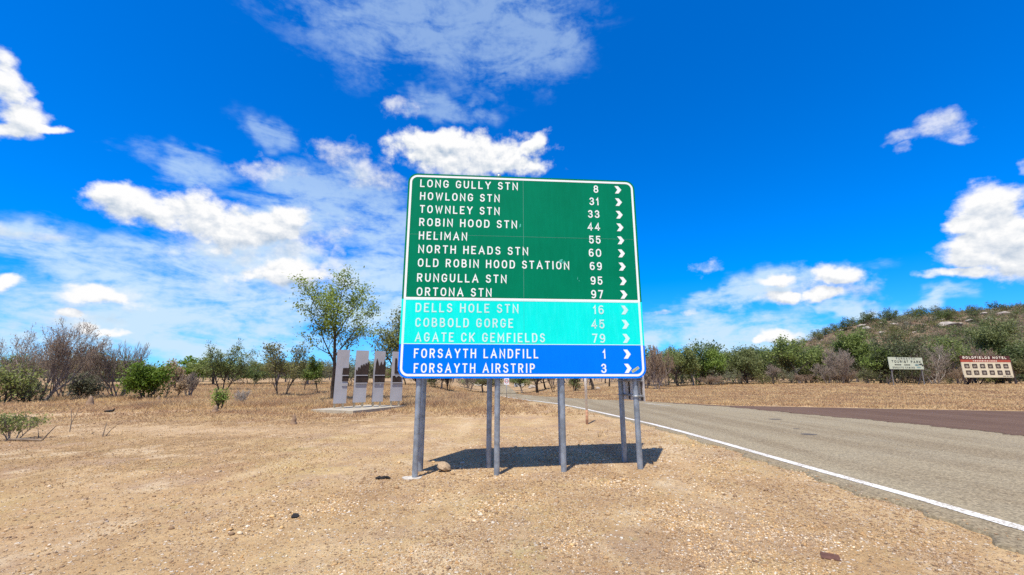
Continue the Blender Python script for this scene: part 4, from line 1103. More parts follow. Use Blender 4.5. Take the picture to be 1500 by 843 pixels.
lone('spreading_tree', 326, 574, 502, 78, 'open', 'grey-green tree with drooping sides and a forked dark trunk', leaf='lf_green', leaves=4400, seed=71, stems=3, trunk=.3, spread=(60, 55, 45), r0=.10)
lone('grey_bush', 321, 601, 569, 20, 'small', 'small leafy green shrub growing out of a termite mound', cat='shrub', leaf='lf_green', leaves=650, lsize=.09, lr=.12, stems=3, trunk=.1)
lone('bare_shrub', 353, 595, 570, 24, 'bare', 'low pale leafless shrub in golden grass', cat='shrub', bark='palebark', twig='palebark', leaves=0, nch=(5, 4, 3, 2), twig_r=.006, r0=.03)
lone('small_tree', 372, 568, 544, 17, 'small', 'small dark tree standing alone on the brown slope', leaf='lf_dark', leaves=900)
lone('olive_tree', 411, 582, 502, 60, 'bushy', 'olive tree with bare grey tops and a leaning fork', leaf='lf_olive', leaves=3600, seed=83, twig='twig', spread=(38, 36, 36), up=.5, gaps=.35, trunk=.22, stems=2, r0=.09)
lone('small_tree', 465, 578, 523, 36, 'small', 'yellow-green small tree beside the tall open tree', leaf='lf_bright', leaves=2200, lsize=.16)
lone('small_tree', 447, 574, 530, 20, 'small', 'slim green tree between the olive tree and the tall open tree', leaf='lf_green', leaves=1300, depth=44)
# seen below the big sign
lone('small_tree', 615, 577, 530, 46, 'open', 'dark-trunked tree seen beneath the end post of the big sign', leaf='lf_olive', leaves=2200, depth=38)
lone('bare_shrub', 657, 574, 535, 34, 'bare', 'dark multi-stemmed shrub framed under the big sign', cat='shrub', twig='bark', leaves=300, leaf='lf_olive')
lone('bare_shrub', 688, 574, 535, 34, 'bare', 'grey multi-stemmed shrub near the paired posts', cat='shrub', bark='greybark', twig='twig', leaves=500, leaf='lf_olive')
lone('gum_tree', 788, 566, 515, 64, 'open', 'thick-trunked dark tree above the far bend of the road', leaf='lf_dark', leaves=3600, r0=.26, depth=70, trunk=.35)
lone('bare_shrub', 811, 575, 532, 30, 'bare', 'leafless tree on the bank beside the third post', cat='tree', leaves=0, twig='twigbrown', stems=2)
lone('green_bush', 842, 570, 540, 18, 'dense', 'narrow green bush among pale rocks on the bank', cat='bush', leaf='lf_green', leaves=1500, depth=52)
lone('gum_tree', 868, 571, 515, 60, 'open', 'dark straight-trunked tree behind the white pole', leaf='lf_green', leaves=3600, r0=.2, depth=52, trunk=.45)
lone('gum_tree', 892, 565, 518, 40, 'open', 'slender tree next to the small grey sign plate', leaf='lf_green', leaves=2200, depth=66, trunk=.4)
# the belt beyond the side road
lone('bare_tree', 962, 566, 507, 52, 'bare', 'leafless brown thicket tree at the near end of the tree belt', bark='greybark', twig='twigbrown', leaf='lf_brown', leaves=1500, depth=50, twig_r=.016)
lone('bare_tree', 946, 565, 525, 40, 'bare', 'leafless grey thicket tree showing past the edge of the big sign', bark='greybark', twig='twig', leaves=300, leaf='lf_brown', depth=54, twig_r=.016)
BG = 'trees of the green belt'
lone('belt_tree', 993, 564, 511, 62, 'open', 'round green tree of the belt beside the leafless brown thicket', leaf='lf_green', depth=58, leaves=5600, lsize=.24, r0=.2, seed=201, lr=.3)
lone('belt_tree', 1016, 564, 522, 36, 'open', 'grey-crowned tree with a white twisting trunk in the belt', bark='palebark', leaf='lf_olive', depth=60, leaves=2200, lsize=.24, r0=.12, seed=202)
lone('belt_tree', 1040, 564, 514, 50, 'open', 'bushy green tree of the belt near the white-trunked one', leaf='lf_green', depth=62, leaves=4600, lsize=.24, r0=.17, seed=203, lr=.3)
lone('belt_tree', 1084, 563, 512, 78, 'open', 'wide-crowned tree of the belt with a thick dark forked trunk', leaf='lf_green', depth=62, leaves=7000, lsize=.25, r0=.3, seed=204, lr=.32, trunk=.35, spread=(60, 50, 44))
lone('bare_tree', 1133, 567, 533, 34, 'bare', 'thin-trunked grey leafless tree standing before the belt', bark='bark', twig='twig', leaves=120, leaf='lf_brown', depth=56, stems=1, trunk=.45, r0=.1, twig_r=.013)
lone('belt_tree', 1160, 565, 516, 30, 'open', 'slender dull green tree of the belt with a dark stem', leaf='lf_olive', depth=62, leaves=2200, lsize=.24, seed=206)
lone('yellow_bush', 1186, 562, 540, 40, 'bushy', 'yellowish olive bush low in the belt', cat='bush', leaf='lf_olive', depth=64, leaves=2400, lsize=.24, lr=.3)
lone('bare_tree', 1213, 563, 532, 30, 'bare', 'grey leafless bushy tree in front of the tall green one', bark='greybark', twig='twig', leaves=0, depth=58, stems=2, twig_r=.014)
lone('belt_tree', 1240, 562, 487, 74, 'open', 'tallest bright green tree of the belt near the pale green billboard', leaf='lf_green', depth=66, leaves=7600, lsize=.27, r0=.26, seed=207, lr=.34)
lone('belt_tree', 1045, 560, 502, 26, 'open', 'lanky sparse gum rising above the belt skyline', leaf='lf_dark', depth=88, leaves=600, lsize=.5, lr=.5, trunk=.72, r0=.14, seed=208)
lone('belt_tree', 1290, 562, 520, 54, 'open', 'dark green tree just beside the pale green billboard', leaf='lf_dark', depth=60, leaves=4600, lsize=.25, r0=.17, seed=209, lr=.3)
lone('bare_tree', 1371, 560, 505, 64, 'bare', 'leafless tree with a white trunk between the two billboards', bark='palebark', twig='twig', leaves=120, leaf='lf_brown', depth=57, stems=3, r0=.12, twig_r=.014)
lone('belt_tree', 1462, 558, 468, 100, 'open', 'broad bright green tree towering behind the hotel billboard', leaf='lf_green', depth=66, leaves=11000, lsize=.27, r0=.34, seed=210, lr=.36)
lone('belt_tree', 1530, 562, 490, 80, 'open', 'dark tree beyond the far end of the hotel billboard', leaf='lf_dark', depth=60, leaves=5600, lsize=.27, r0=.28, seed=211, lr=.34)
lone('bare_tree', 1420, 560, 508, 50, 'bare', 'leafless grey tree just behind the hotel billboard', bark='greybark', twig='twig', leaves=0, depth=62, twig_r=.014)

# filler of the belt and of the far plain: shared meshes, every tree its own object
def proto(kind, seed, bark, leaf, twig=None, **kw):
    a = dict(KINDS_[kind], **kw)
    return make_tree('belt_tree', (0, 0, -500), M[bark], M[leaf], 1.0 * a.pop('H', 6.0), M[twig] if twig else None, seed=seed, Wd=a.pop('Wd', 5.5), **a)
PG = [proto('open', 301, 'bark', 'lf_green', leaves=3400, lsize=.28, lr=.34, r0=.16), proto('open', 302, 'greybark', 'lf_green', leaves=3400, lsize=.28, lr=.34, r0=.16, spread=(60, 50, 40)),
      proto('bushy', 303, 'bark', 'lf_dark', leaves=3200, lsize=.28, lr=.34)]
PO = [proto('open', 311, 'greybark', 'lf_olive', leaves=2400, lsize=.28, lr=.32, r0=.14), proto('bushy', 312, 'greybark', 'lf_greygreen', leaves=2300, lsize=.28, lr=.3)]
PB = [proto('bare', 321, 'greybark', 'lf_brown', 'twig', leaves=200, twig_r=.02), proto('bare', 322, 'greybark', 'lf_brown', 'twigbrown', leaves=500, twig_r=.02)]
PS = [proto('dense', 331, 'bark', 'lf_dark', leaves=620, lsize=.42, lr=.35, nch=(5, 4, 3), levels=2), proto('bushy', 332, 'greybark', 'lf_far', leaves=520, lsize=.42, lr=.35, nch=(5, 4, 3), levels=2),
      proto('bushy', 333, 'greybark', 'lf_greygreen', leaves=460, lsize=.42, lr=.35, nch=(5, 4, 3), levels=2), proto('bushy', 334, 'greybark', 'lf_brown', 'twigbrown', leaves=420, lsize=.36, lr=.35, nch=(5, 4, 3), levels=2),
      proto('dense', 335, 'bark', 'lf_olive', leaves=560, lsize=.42, lr=.35, nch=(5, 4, 3), levels=2)]
ALLP = PG + PO + PB + PS
used = set()
def put(p, name, x, y, h, wd, rz, label, cat, group):
    o = p if id(p) not in used else copy_tree(p)
    used.add(id(p))
    o.name = name
    o.location = (x, y, float(hgt(x, y)) - 0.05)
    o.rotation_euler = (0, 0, rz)
    o.scale = (wd / 5.5, wd / 5.5, h / 6.0)
    for k in ('label', 'category', 'group'):
        if k in o: del o[k]
    tag(o, label, cat, group)
    return o
rg = random.Random(77)
def pick_y(px, y): return ray(px, 560)[0] / ray(px, 560)[1] * y
for k in range(96):                                             # the belt
    px = 945 + 600 * (k + rg.random()) / 96
    y = rg.choice((62, 70, 78, 88, 98)) + rg.uniform(-4, 4)
    x = pick_y(px, y)
    r_ = rg.random()
    if r_ < .66: put(rg.choice(PG), 'belt_tree', x, y, rg.uniform(4.2, 6.6), rg.uniform(4.8, 7.2), rg.random() * 6, 'green leafy tree crowded into the belt below the rocky hill', 'tree', BG)
    elif r_ < .90: put(rg.choice(PO), 'belt_tree', x, y, rg.uniform(3.4, 5.6), rg.uniform(4.2, 6.2), rg.random() * 6, 'olive or grey-green tree crowded into the belt below the rocky hill', 'tree', 'olive trees of the belt')
    else: put(rg.choice(PB), 'bare_tree', x, y, rg.uniform(3.2, 5.2), rg.uniform(3.6, 5.4), rg.random() * 6, 'leafless greyish tree crowded into the belt below the rocky hill', 'tree', 'leafless trees of the belt')
for k in range(34):                                             # low scrub along the foot of the belt
    px = 948 + 580 * (k + rg.random()) / 34
    y = rg.uniform(57, 64); x = pick_y(px, y)
    p = rg.choice((PB[1], PS[1], PS[2], PS[3], PS[4]))
    put(p, 'scrub_bush', x, y, rg.uniform(1.2, 2.4), rg.uniform(2.2, 3.8), rg.random() * 6, 'low dusty scrub bush along the foot of the tree belt', 'bush', 'scrub along the foot of the belt')
n = 0
while n < 285:                                                  # shrubs on the hill
    px = rg.uniform(1030, 1540); y = 92 + 150 * rg.random() ** .8
    x = pick_y(px, y)
    if hgt(x, y) < 2.0: continue
    top_ = y > 172
    if not top_ and rg.random() < .12: continue
    s = rg.random(); hh = rg.uniform(2.0, 4.4) * (1.2 if s > .9 else 1)
    p = rg.choice((PS[0], PS[0], PS[4], PS[2])) if top_ else rg.choice((PS[0], PS[1], PS[1], PS[2], PS[2], PS[3], PS[3], PS[4], PS[4]))
    put(p, 'hill_shrub', x, y, hh, hh * rg.uniform(1.1, 1.8), rg.random() * 6, 'small scrubby bush on the slope of the rocky hill', 'bush', 'bushes scattered over the rocky hill')
    n += 1
for px, top, wpx, lf in ((1319, 450, 13, 0), (1183, 479, 0, 0), (1394, 446, 16, 2), (1446, 447, 14, 0), (1462, 449, 12, 4), (1376, 452, 18, 0), (1495, 446, 26, 0), (1258, 464, 24, 0), (1275, 466, 14, 4)):
    if not wpx: continue
    y = 192; x = pick_y(px, y); z = float(hgt(x, y)); d = ray(px, top)
    h = max(2.2, EYE + d[2] / d[1] * y - z)
    put(PS[lf], 'skyline_tree', x, y, h, px_w(wpx, y), rg.random() * 6, 'dark small tree standing against the sky on the hill crest', 'tree', 'trees on the hill crest')
for k in range(26):                                             # more of the crest's little trees
    px = rg.uniform(1165, 1520); y = rg.uniform(186, 196); x = pick_y(px, y); h = rg.uniform(2.4, 5.2)
    put(PS[rg.choice((0, 0, 4, 1))], 'skyline_tree', x, y, h, h * rg.uniform(1.0, 1.7), rg.random() * 6, 'dark small tree standing against the sky on the hill crest', 'tree', 'trees on the hill crest')
for k in range(58):                                             # far trees on the plain
    px = -30 + 800 * (k + rg.random()) / 58
    if 725 < px < 752 or 228 < px < 296: continue
    y = rg.choice((70, 85, 100, 125, 150)) * rg.uniform(.92, 1.1)
    x = pick_y(px, y)
    p = rg.choice((PG[0], PG[1], PG[2], PO[0], PO[0], PO[1], PB[1]))
    put(p, 'plain_tree', x, y, rg.uniform(3.2, 5.0) * (.75 + y / 300), rg.uniform(4.5, 8.0), rg.random() * 6, 'distant green tree in the line across the dry plain', 'tree', 'distant trees across the plain')
for k in range(26):                                             # beyond the road, seen under and beside the sign
    px = 755 + 200 * (k + rg.random()) / 26
    y = rg.choice((82, 100, 120, 150)) * rg.uniform(.92, 1.1)
    x = pick_y(px, y)
    p = rg.choice((PG[0], PG[1], PO[0], PB[1]))
    put(p, 'plain_tree', x, y, rg.uniform(3.4, 5.4), rg.uniform(4.5, 7.0), rg.random() * 6, 'distant green tree on the rise beyond the road', 'tree', 'distant trees beyond the road')
# low scrub between the bushes of the hill, too much to count
rn = np.random.RandomState(14)
n = 20000
sx_, sy_ = rn.uniform(25, 330, n), rn.uniform(74, 300, n)
sz_ = hgt(sx_, sy_)
keep = (sz_ > 1.2) & (sx_ / sy_ > .32) & (sx_ / sy_ < 1.45) & (wob(sx_, sy_, .10, 91) + .6 * wob(sx_, sy_, .3, 92) > rn.uniform(-1.0, .5, n))
sx_, sy_, sz_ = sx_[keep], sy_[keep], sz_[keep]; n = len(sx_)
m_ = 55
hh = rn.uniform(.8, 2.8, n)
q = rn.randn(n, m_, 3); q[..., 2] = np.abs(q[..., 2]) * .9
C = np.stack([sx_[:, None] + q[..., 0] * hh[:, None] * .5, sy_[:, None] + q[..., 1] * hh[:, None] * .5, sz_[:, None] + q[..., 2] * hh[:, None] * .45], -1).reshape(-1, 3)
N_ = len(C); a = rn.randn(N_, 3); a /= np.linalg.norm(a, axis=1)[:, None]; b = np.cross(a, rn.randn(N_, 3)); b /= np.linalg.norm(b, axis=1)[:, None]
s_ = rn.uniform(.14, .32, N_)[:, None]
LV = np.stack([C - a * s_, C + b * s_ * .6, C + a * s_, C - b * s_ * .6], 1).reshape(-1, 3)
hm = link('hill_scrub', mesh_np('hill_scrub', LV, np.arange(N_ * 4).reshape(-1, 4)), [M['lf_greygreen'], M['lf_brown'], M['lf_olive'], M['lf_dark']])
hm.data.polygons.foreach_set('material_index', np.repeat(rn.choice(4, n, p=(.36, .28, .22, .14)), m_).astype(np.int32))
tag(hm, 'low dry scrub covering the rocky hill between its bushes', 'scrub', kind='stuff')
# a wood too far off to count
rn = np.random.RandomState(4)
n = 2600
ang = rn.uniform(R(-58), R(16), n); rr = rn.uniform(300, 900, n)
cx, cy = rr * np.sin(ang), rr * np.cos(ang)
keep = np.abs(cx + .022 * cy) > 5 + 0 * cy; cx, cy = cx[keep], cy[keep]; n = len(cx)
hh = rn.uniform(4, 8, n)
m_ = 40
th = rn.rand(n, m_) * 6.28; ra = np.sqrt(rn.rand(n, m_)) * (hh * .75)[:, None]
C = np.stack([cx[:, None] + ra * np.cos(th), cy[:, None] + ra * np.sin(th), hgt(cx, cy)[:, None] + hh[:, None] * (.25 + .75 * np.sqrt(np.maximum(0, 1 - (ra / (hh * .8)[:, None]) ** 2)) * rn.rand(n, m_))], -1).reshape(-1, 3)
N_ = len(C); a = rn.randn(N_, 3); a /= np.linalg.norm(a, axis=1)[:, None]; b = np.cross(a, rn.randn(N_, 3)); b /= np.linalg.norm(b, axis=1)[:, None]
s_ = rn.uniform(.8, 1.7, N_)[:, None]
LV = np.stack([C - a * s_, C + b * s_ * .6, C + a * s_, C - b * s_ * .6], 1).reshape(-1, 3)
tag(link('far_woodland', mesh_np('far_woodland', LV, np.arange(N_ * 4).reshape(-1, 4)), M['lf_far']), 'far woodland massed along the horizon of the plain', 'woodland', kind='stuff')

# ------------------------------------------------------------------ stones, mounds, debris
def rock_mesh(seed, n=3, sharp=.25):
    import bmesh
    bm = bmesh.new(); bmesh.ops.create_icosphere(bm, subdivisions=n, radius=1.0)
    r = np.random.RandomState(seed); dirs = r.randn(9, 3); dirs /= np.linalg.norm(dirs, axis=1)[:, None]; offs = r.uniform(.55, .95, 9)
    for v in bm.verts:
        p = np.array(v.co)
        for d, o_ in zip(dirs, offs):
            k = p @ d
            if k > o_: p = p - d * (k - o_) * .9
        p = p * (1 + .04 * math.sin(7 * p[0] + seed) * math.sin(6 * p[1]) + .03 * math.sin(11 * p[2] + 3 * p[0]))
        v.co = p
    me = bpy.data.meshes.new('rock'); bm.to_mesh(me); bm.free()
    return me
M['rock'] = mat('tan_rock', (0.40, 0.29, 0.18), 0.9, 0, 0.25, 3, 0.5, 12, dirt=((0.20, 0.13, 0.08), 0.6))
M['palerock'] = mat('pale_rock', (0.38, 0.33, 0.28), 0.9, 0, 0.25, 2, 0.5, 6, dirt=((0.22, 0.18, 0.15), 0.6))
M['mound'] = mat('termite_earth', (0.30, 0.20, 0.125), 0.95, 0, 0.2, 6, 0.6, 20)
M['char'] = mat('black_lump', (0.018, 0.016, 0.015), 0.8, 0, 0.3, 20, 0.5, 50)
x, y, z = ground_at(650, 691)
o = link('rock', rock_mesh(3), M['rock'], smooth=False); o.location = (x, y, z + .06); o.scale = (.115, .10, .085); o.rotation_euler = (.1, .3, .5)
tag(o, 'tan angular rock lying in the sign shadow by the end post', 'rock')
x, y, z = ground_at(431, 759)
o = link('dung_lump', rock_mesh(8), M['char']); o.location = (x, y, z + .015); o.scale = (.05, .04, .028)
tag(o, 'small black lump alone on the gravel', 'lump')
mb = MB()
for k in range(7):
    t = random.Random(k)
    bx, by = t.uniform(-.08, .08), t.uniform(-.03, .03)
    mb.tube([(bx - .05, by, .012), (bx, by + t.uniform(-.02, .02), .03), (bx + .05, by + t.uniform(-.02, .02), .012)], [.008, .018, .006], 6)
x, y, z = ground_at(560, 702.5)
o = mb.build('bark_scrap', M['char']); o.location = (x, y, z)
tag(o, 'flat black scrap of charred bark near the end post', 'scrap')
M['rustplate'] = mat('rust_plate', (0.12, 0.055, 0.035), 0.85, 0.1, 0.25, 20, 0.2, 60)
x, y, z = ground_at(1215, 817)
mb = MB(); mb.prism([(-.075, -.04), (.05, -.07), (.08, .025), (-.035, .065)], 0, .006)
o = mb.build('rusty_plate', M['rustplate']); o.location = (x, y, z + .012); o.rotation_euler = (R(-84), 0, R(-10))
tag(o, 'flat rusty brown metal scrap on the gravel by the road edge', 'metal scrap')
def mound(px, py, top, wpx, label):
    x, y, z = ground_at(px, py); h = px_h(py, top, px, y); w = px_w(wpx, y)
    mb = MB(); r = random.Random(px)
    n = 9; pts = [(r.uniform(-.1, .1) * w * i / n, 0, -0.05 + (h + .05) * i / n) for i in range(n + 1)]
    rad = [w / 2 * (1.1 - .75 * (i / n) ** 1.1) * r.uniform(.85, 1.12) for i in range(n)] + [w * .08]
    mb.tube(pts, rad, 11); o = mb.build('termite_mound', M['mound'], None, True); o.location = (x, y, z)
    tag(o, label, 'termite mound')
mound(430, 622, 606, 8, 'dark pointed termite mound on open ground before the grey panels')
mound(131, 595, 580, 10, 'grey conical termite mound at the edge of the leafless trees')
mound(315, 605, 594, 9, 'broad termite mound at the foot of the small leafy shrub')
mound(231, 588, 580, 6, 'short reddish termite mound below the bright green bush')
mound(297, 592, 585, 5, 'tiny termite mound in the grass past the vase-shaped shrub')
for px, py, s, lab in ((876, 570, 7, 'pale boulder on the bank behind the white pole'), (845, 571, 6, 'pale boulder beside the narrow green bush'), (1015, 564.5, 6, 'pale boulder lying before the white-trunked belt tree'),
                       (780, 569, 12, 'pale low rock under the thick-trunked dark tree')):
    x, y, z = ground_at(px, py); w = px_w(s, y)
    o = link('boulder', rock_mesh(int(px)), M['palerock']); o.location = (x, y, z + .1 * w); o.scale = (w * .5, w * .4, w * .3)
    tag(o, lab, 'boulder')
rg = random.Random(9)
RM = [rock_mesh(s, 2) for s in (41, 42, 43)]
for me in RM: me.materials.append(M['palerock'])
for k, (px, py, wpx) in enumerate(((1262, 479, 12), (1247, 476, 9), (1290, 475, 8), (1338, 478, 5), (1390, 480, 30), (1405, 476, 10), (1310, 477, 14), (1270, 483, 16), (1232, 485, 8), (1328, 474, 9), (1450, 470, 14), (1470, 462, 16),
                                   (1354, 477, 9), (1380, 470, 8), (1292, 489, 10), (1310, 493, 7), (1376, 499, 6), (1205, 500, 6), (1420, 472, 12), (1252, 490, 6), (1440, 461, 10), (1362, 467, 6), (1430, 486, 9), (1340, 488, 6))):
    x, y, z = ground_at(px, py, 330)
    w = px_w(wpx, y)
    o = bpy.data.objects.new('hill_boulder', RM[k % 3]); COL.objects.link(o)
    o.location = (x, y, z + w * .10); o.scale = (w * .5, w * .42, w * rg.uniform(.18, .28)); o.rotation_euler = (rg.uniform(-.2, .2), rg.uniform(-.2, .2), rg.random() * 6)
    tag(o, 'pale boulder outcropping near the top of the rocky hill', 'boulder', 'boulders on the rocky hill')

# dead sticks, log and near shrub on the paddock
M['stick'] = mat('dead_wood', (0.20, 0.15, 0.105), 0.9, 0, 0.25, 10)
def stick(px, py, tips, r, label):
    x, y, z = ground_at(px, py); mb = MB()
    for chain in tips:
        P = [(0, 0, -.03)]
        for tx, ty in chain:
            d = ray(tx, ty); q = np.array([0, 0, EYE]) + d * y / d[1]
            P.append((float(q[0] - x), 0.05 * len(P), float(q[2] - z)))
        mb.tube(P, list(np.linspace(r, r * .4, len(P))), 6)
    o = mb.build('dead_stick', M['stick']); o.location = (x, y, z); tag(o, label, 'dead stick')
stick(60, 646, [[(67, 636), (75, 625.5)]], .02, 'leaning dead stick beside the near green shrub')
stick(57, 642, [[(53, 635), (49, 628)]], .014, 'short dead stick under the branches of the near green shrub')
stick(102, 633, [[(102, 618), (99, 604), (96, 598)], [(102, 620), (106, 608), (108, 597)]], .012, 'tall thin forked dead stem standing on the bare ground')
stick(150, 640, [[(150.5, 630), (151.5, 619)]], .014, 'upright dead stick on the pale bare patch')
stick(154, 639, [[(160, 630), (169, 621)]], .012, 'slanting dead stick with a bent tip on the pale patch')
stick(132, 636, [[(136, 633)]], .02, 'short fallen stick end lying on the pale patch')
x, y, z = ground_at(40, 647); mb = MB(); mb.tube([(-.55, .1, .03), (-.1, 0, .04), (.35, -.03, .03)], [.02, .03, .015], 7)
o = mb.build('fallen_branch', M['stick']); o.location = (x, y, z); tag(o, 'dark fallen branch on the ground below the near green shrub', 'branch')
x, y, z = ground_at(160, 604.5); mb = MB()
mb.tube([(-.22, 0, .04), (0, .03, .06), (.15, 0, .07), (.22, -.02, .16)], [.03, .05, .045, .02], 8)
o = mb.build('burnt_log', M['char']); o.location = (x, y, z); tag(o, 'burnt black log lying on the pale dirt track', 'log')
lone('near_shrub', 18, 645, 604, 62, 'small', 'sparse green shrub with grey stems alone on bare ground', cat='shrub', bark='greybark', twig='twig', leaf='lf_main', leaves=1100, lsize=.06, lr=.06, stems=5, trunk=.2, twig_r=.004, r0=.02, spread=(34, 36, 40), up=.5, seed=17)

# distant buildings and a parked ute ---------------------------------
M['roof'] = mat('pale_iron_roof', (0.62, 0.60, 0.56), 0.6); M['wallb'] = mat('brown_shed_wall', (0.16, 0.11, 0.085), 0.8); M['cwall'] = mat('cream_wall', (0.62, 0.56, 0.42), 0.8); M['dark'] = mat('dark_opening', (0.02, 0.02, 0.022), 0.5)
x, y, z = at_depth(138, 95)
sh = empty('farm_shed', (x, y, z), R(6)); tag(sh, 'long low shed with a pale roof behind the leafless trees', 'shed')
w = px_w(32, 95)
mb = MB(); mb.box(-w / 2, w / 2, 0, 4, 0, 1.75); mb.build('wall', M['wallb'], sh)
mb = MB(); mb.add([(-w / 2 - .3, -.6, 1.8), (w / 2 + .3, -.6, 1.8), (w / 2 + .3, 4.4, 2.1), (-w / 2 - .3, 4.4, 2.1), (-w / 2 - .3, -.6, 1.95), (w / 2 + .3, -.6, 1.95), (w / 2 + .3, 4.4, 2.25), (-w / 2 - .3, 4.4, 2.25)], [(0, 3, 2, 1), (4, 5, 6, 7), (0, 1, 5, 4), (1, 2, 6, 5), (2, 3, 7, 6), (3, 0, 4, 7)]); mb.build('roof', M['roof'], sh)
mb = MB(); mb.box(-w * .05, w * .3, -.01, .05, 0.0, 1.1); mb.build('opening', M['dark'], sh)
x, y, z = at_depth(703, 150)
ho = empty('house', (x, y, z), R(-4)); tag(ho, 'cream house with a low roof far down the road seen under the big sign', 'house')
mb = MB(); mb.box(-4, 3.4, 0, 6, -1.5, 2.6); mb.build('wall', M['cwall'], ho)
mb = MB(); mb.prism([(-4.5, 2.62), (3.9, 2.62), (-.3, 4.0)], -.5, 6.5); mb.build('roof', M['roof'], ho)
mb = MB(); mb.box(-3.8, 1.0, -1.6, -.02, 0.1, .45); mb.build('veranda', M['roof'], ho)
mb = MB(); mb.box(1.0, 1.9, -.03, .05, 0.8, 1.9); mb.build('window', M['dark'], ho)
x, y, z = at_depth(757, 150)
ho = empty('white_shed', (x + 1.0, y, z), R(5)); tag(ho, 'tiny white shed at the top of the far road', 'shed')
mb = MB(); mb.box(-1.6, 1.6, 0, 3, -.3, 2.0); mb.build('wall', M['signwhite'], ho)
mb = MB(); mb.prism([(-1.8, 2.01), (1.8, 2.01), (0, 2.6)], -.2, 3.2); mb.build('roof', M['roof'], ho)
x, y, z = at_depth(256, 150)
M['carwhite'] = mat('white_car_paint', (0.72, 0.74, 0.76), 0.3, 0, 0.03, 2); M['glass'] = mat('dark_car_glass', (0.03, 0.035, 0.04), 0.1); M['tyre'] = mat('tyre_rubber', (0.02, 0.02, 0.02), 0.9)
ut = empty('parked_ute', (x, y, z), R(12)); tag(ut, 'white ute parked far off under the pale yellow tree', 'ute')
mb = MB(); mb.prism([(-2.2, .45), (2.2, .45), (2.25, .85), (1.2, 1.0), (.7, 1.6), (-.5, 1.65), (-.7, 1.0), (-2.2, 1.0)], -.85, .85); mb.build('body', M['carwhite'], ut)
mb = MB(); mb.prism([(.95, 1.08), (.62, 1.52), (-.42, 1.55), (-.45, 1.08)], -.86, .86); mb.build('window', M['glass'], ut)
for wx in (-1.4, 1.45):
    for wy in (-.8, .8):
        mb = MB(); mb.tube([(wx, wy - .1, .36), (wx, wy + .1, .36)], .36, 14); mb.build('wheel', M['tyre'], ut)

# ------------------------------------------------------------------ loose gravel
rn = np.random.RandomState(12)
ICO = None
def ico():
    import bmesh
    bm = bmesh.new(); bmesh.ops.create_icosphere(bm, subdivisions=1, radius=1.0)
    v = np.array([tuple(q.co) for q in bm.verts]); f = np.array([[q.index for q in p.verts] for p in bm.faces]); bm.free()
    return v, f
iv, if_ = ico()
n = 420000
ang = rn.uniform(R(-58), R(58), n); rr = 2.2 * (15 / 2.2) ** (rn.rand(n) ** .9)
px_, py_ = rr * np.sin(ang), rr * np.cos(ang)
keep = (px_ < seal_x(py_) - .02 + .26 * rn.rand(n) ** 3) & (rn.rand(n) < np.clip(gravel_mask(px_, py_) * 1.0, .05, 1)) 
clump = wob(px_, py_, 2.2, 61) + wob(px_, py_, 5.0, 62)
keep &= clump > rn.uniform(-.9, .9, n)
px_, py_ = px_[keep], py_[keep]; n = len(px_)
size = .0036 + .0085 * rn.rand(n) ** 2.6 + .022 * (rn.rand(n) > .992) * rn.rand(n)
size *= np.clip(np.hypot(px_, py_) / 4.5, .8, 1.5)
sc3 = size[:, None] * rn.uniform(.6, 1.35, (n, 3)); sc3[:, 2] *= .6
th = rn.rand(n) * 6.28
jit = iv[None] * (1 + .22 * rn.randn(n, len(iv), 1)) * sc3[:, None, :]
c, s = np.cos(th)[:, None], np.sin(th)[:, None]
X = jit[..., 0] * c - jit[..., 1] * s + px_[:, None]; Y = jit[..., 0] * s + jit[..., 1] * c + py_[:, None]
Z = jit[..., 2] + (hgt(px_, py_) + size * .15 + np.where(px_ > seal_x(py_), .022, 0))[:, None]
Vg = np.stack([X, Y, Z], -1).reshape(-1, 3); Fg = (if_[None] + (np.arange(n) * len(iv))[:, None, None]).reshape(-1, 3)
def gravel_mat():
    m = bpy.data.materials.new('loose_stones'); m.use_nodes = True
    t = NT(m.node_tree); t.n.clear()
    g = t.new('ShaderNodeNewGeometry')
    cr = t.new('ShaderNodeValToRGB', {0: g.outputs['Random Per Island']})
    e = cr.color_ramp.elements
    e[0].position = 0; e[0].color = (.16, .105, .065, 1); e[1].position = 1; e[1].color = (.74, .67, .57, 1)
    for q, cc in ((.15, (.28, .18, .10, 1)), (.4, (.50, .30, .125, 1)), (.62, (.64, .43, .20, 1)), (.8, (.58, .45, .30, 1)), (.9, (.74, .58, .37, 1))): x_ = e.new(q); x_.color = cc
    dr = t.noise(g.outputs['Position'], 0.7, 6, 0.66)
    cs = t.mix(t.mapr(dr, 0.44, 0.60), t.mix(0.62, cr.outputs[0], (0.24, 0.155, 0.095)), cr.outputs[0])
    b = t.new('ShaderNodeBsdfPrincipled', {'Base Color': cs, 'Roughness': .9, 'Specular IOR Level': .2})
    t.new('ShaderNodeOutputMaterial', {'Surface': b.outputs[0]})
    return m
M['gravel'] = gravel_mat()
tag(link('gravel', mesh_np('gravel', Vg, Fg), M['gravel']), 'loose tan and white gravel strewn over the verge', 'gravel', kind='stuff')

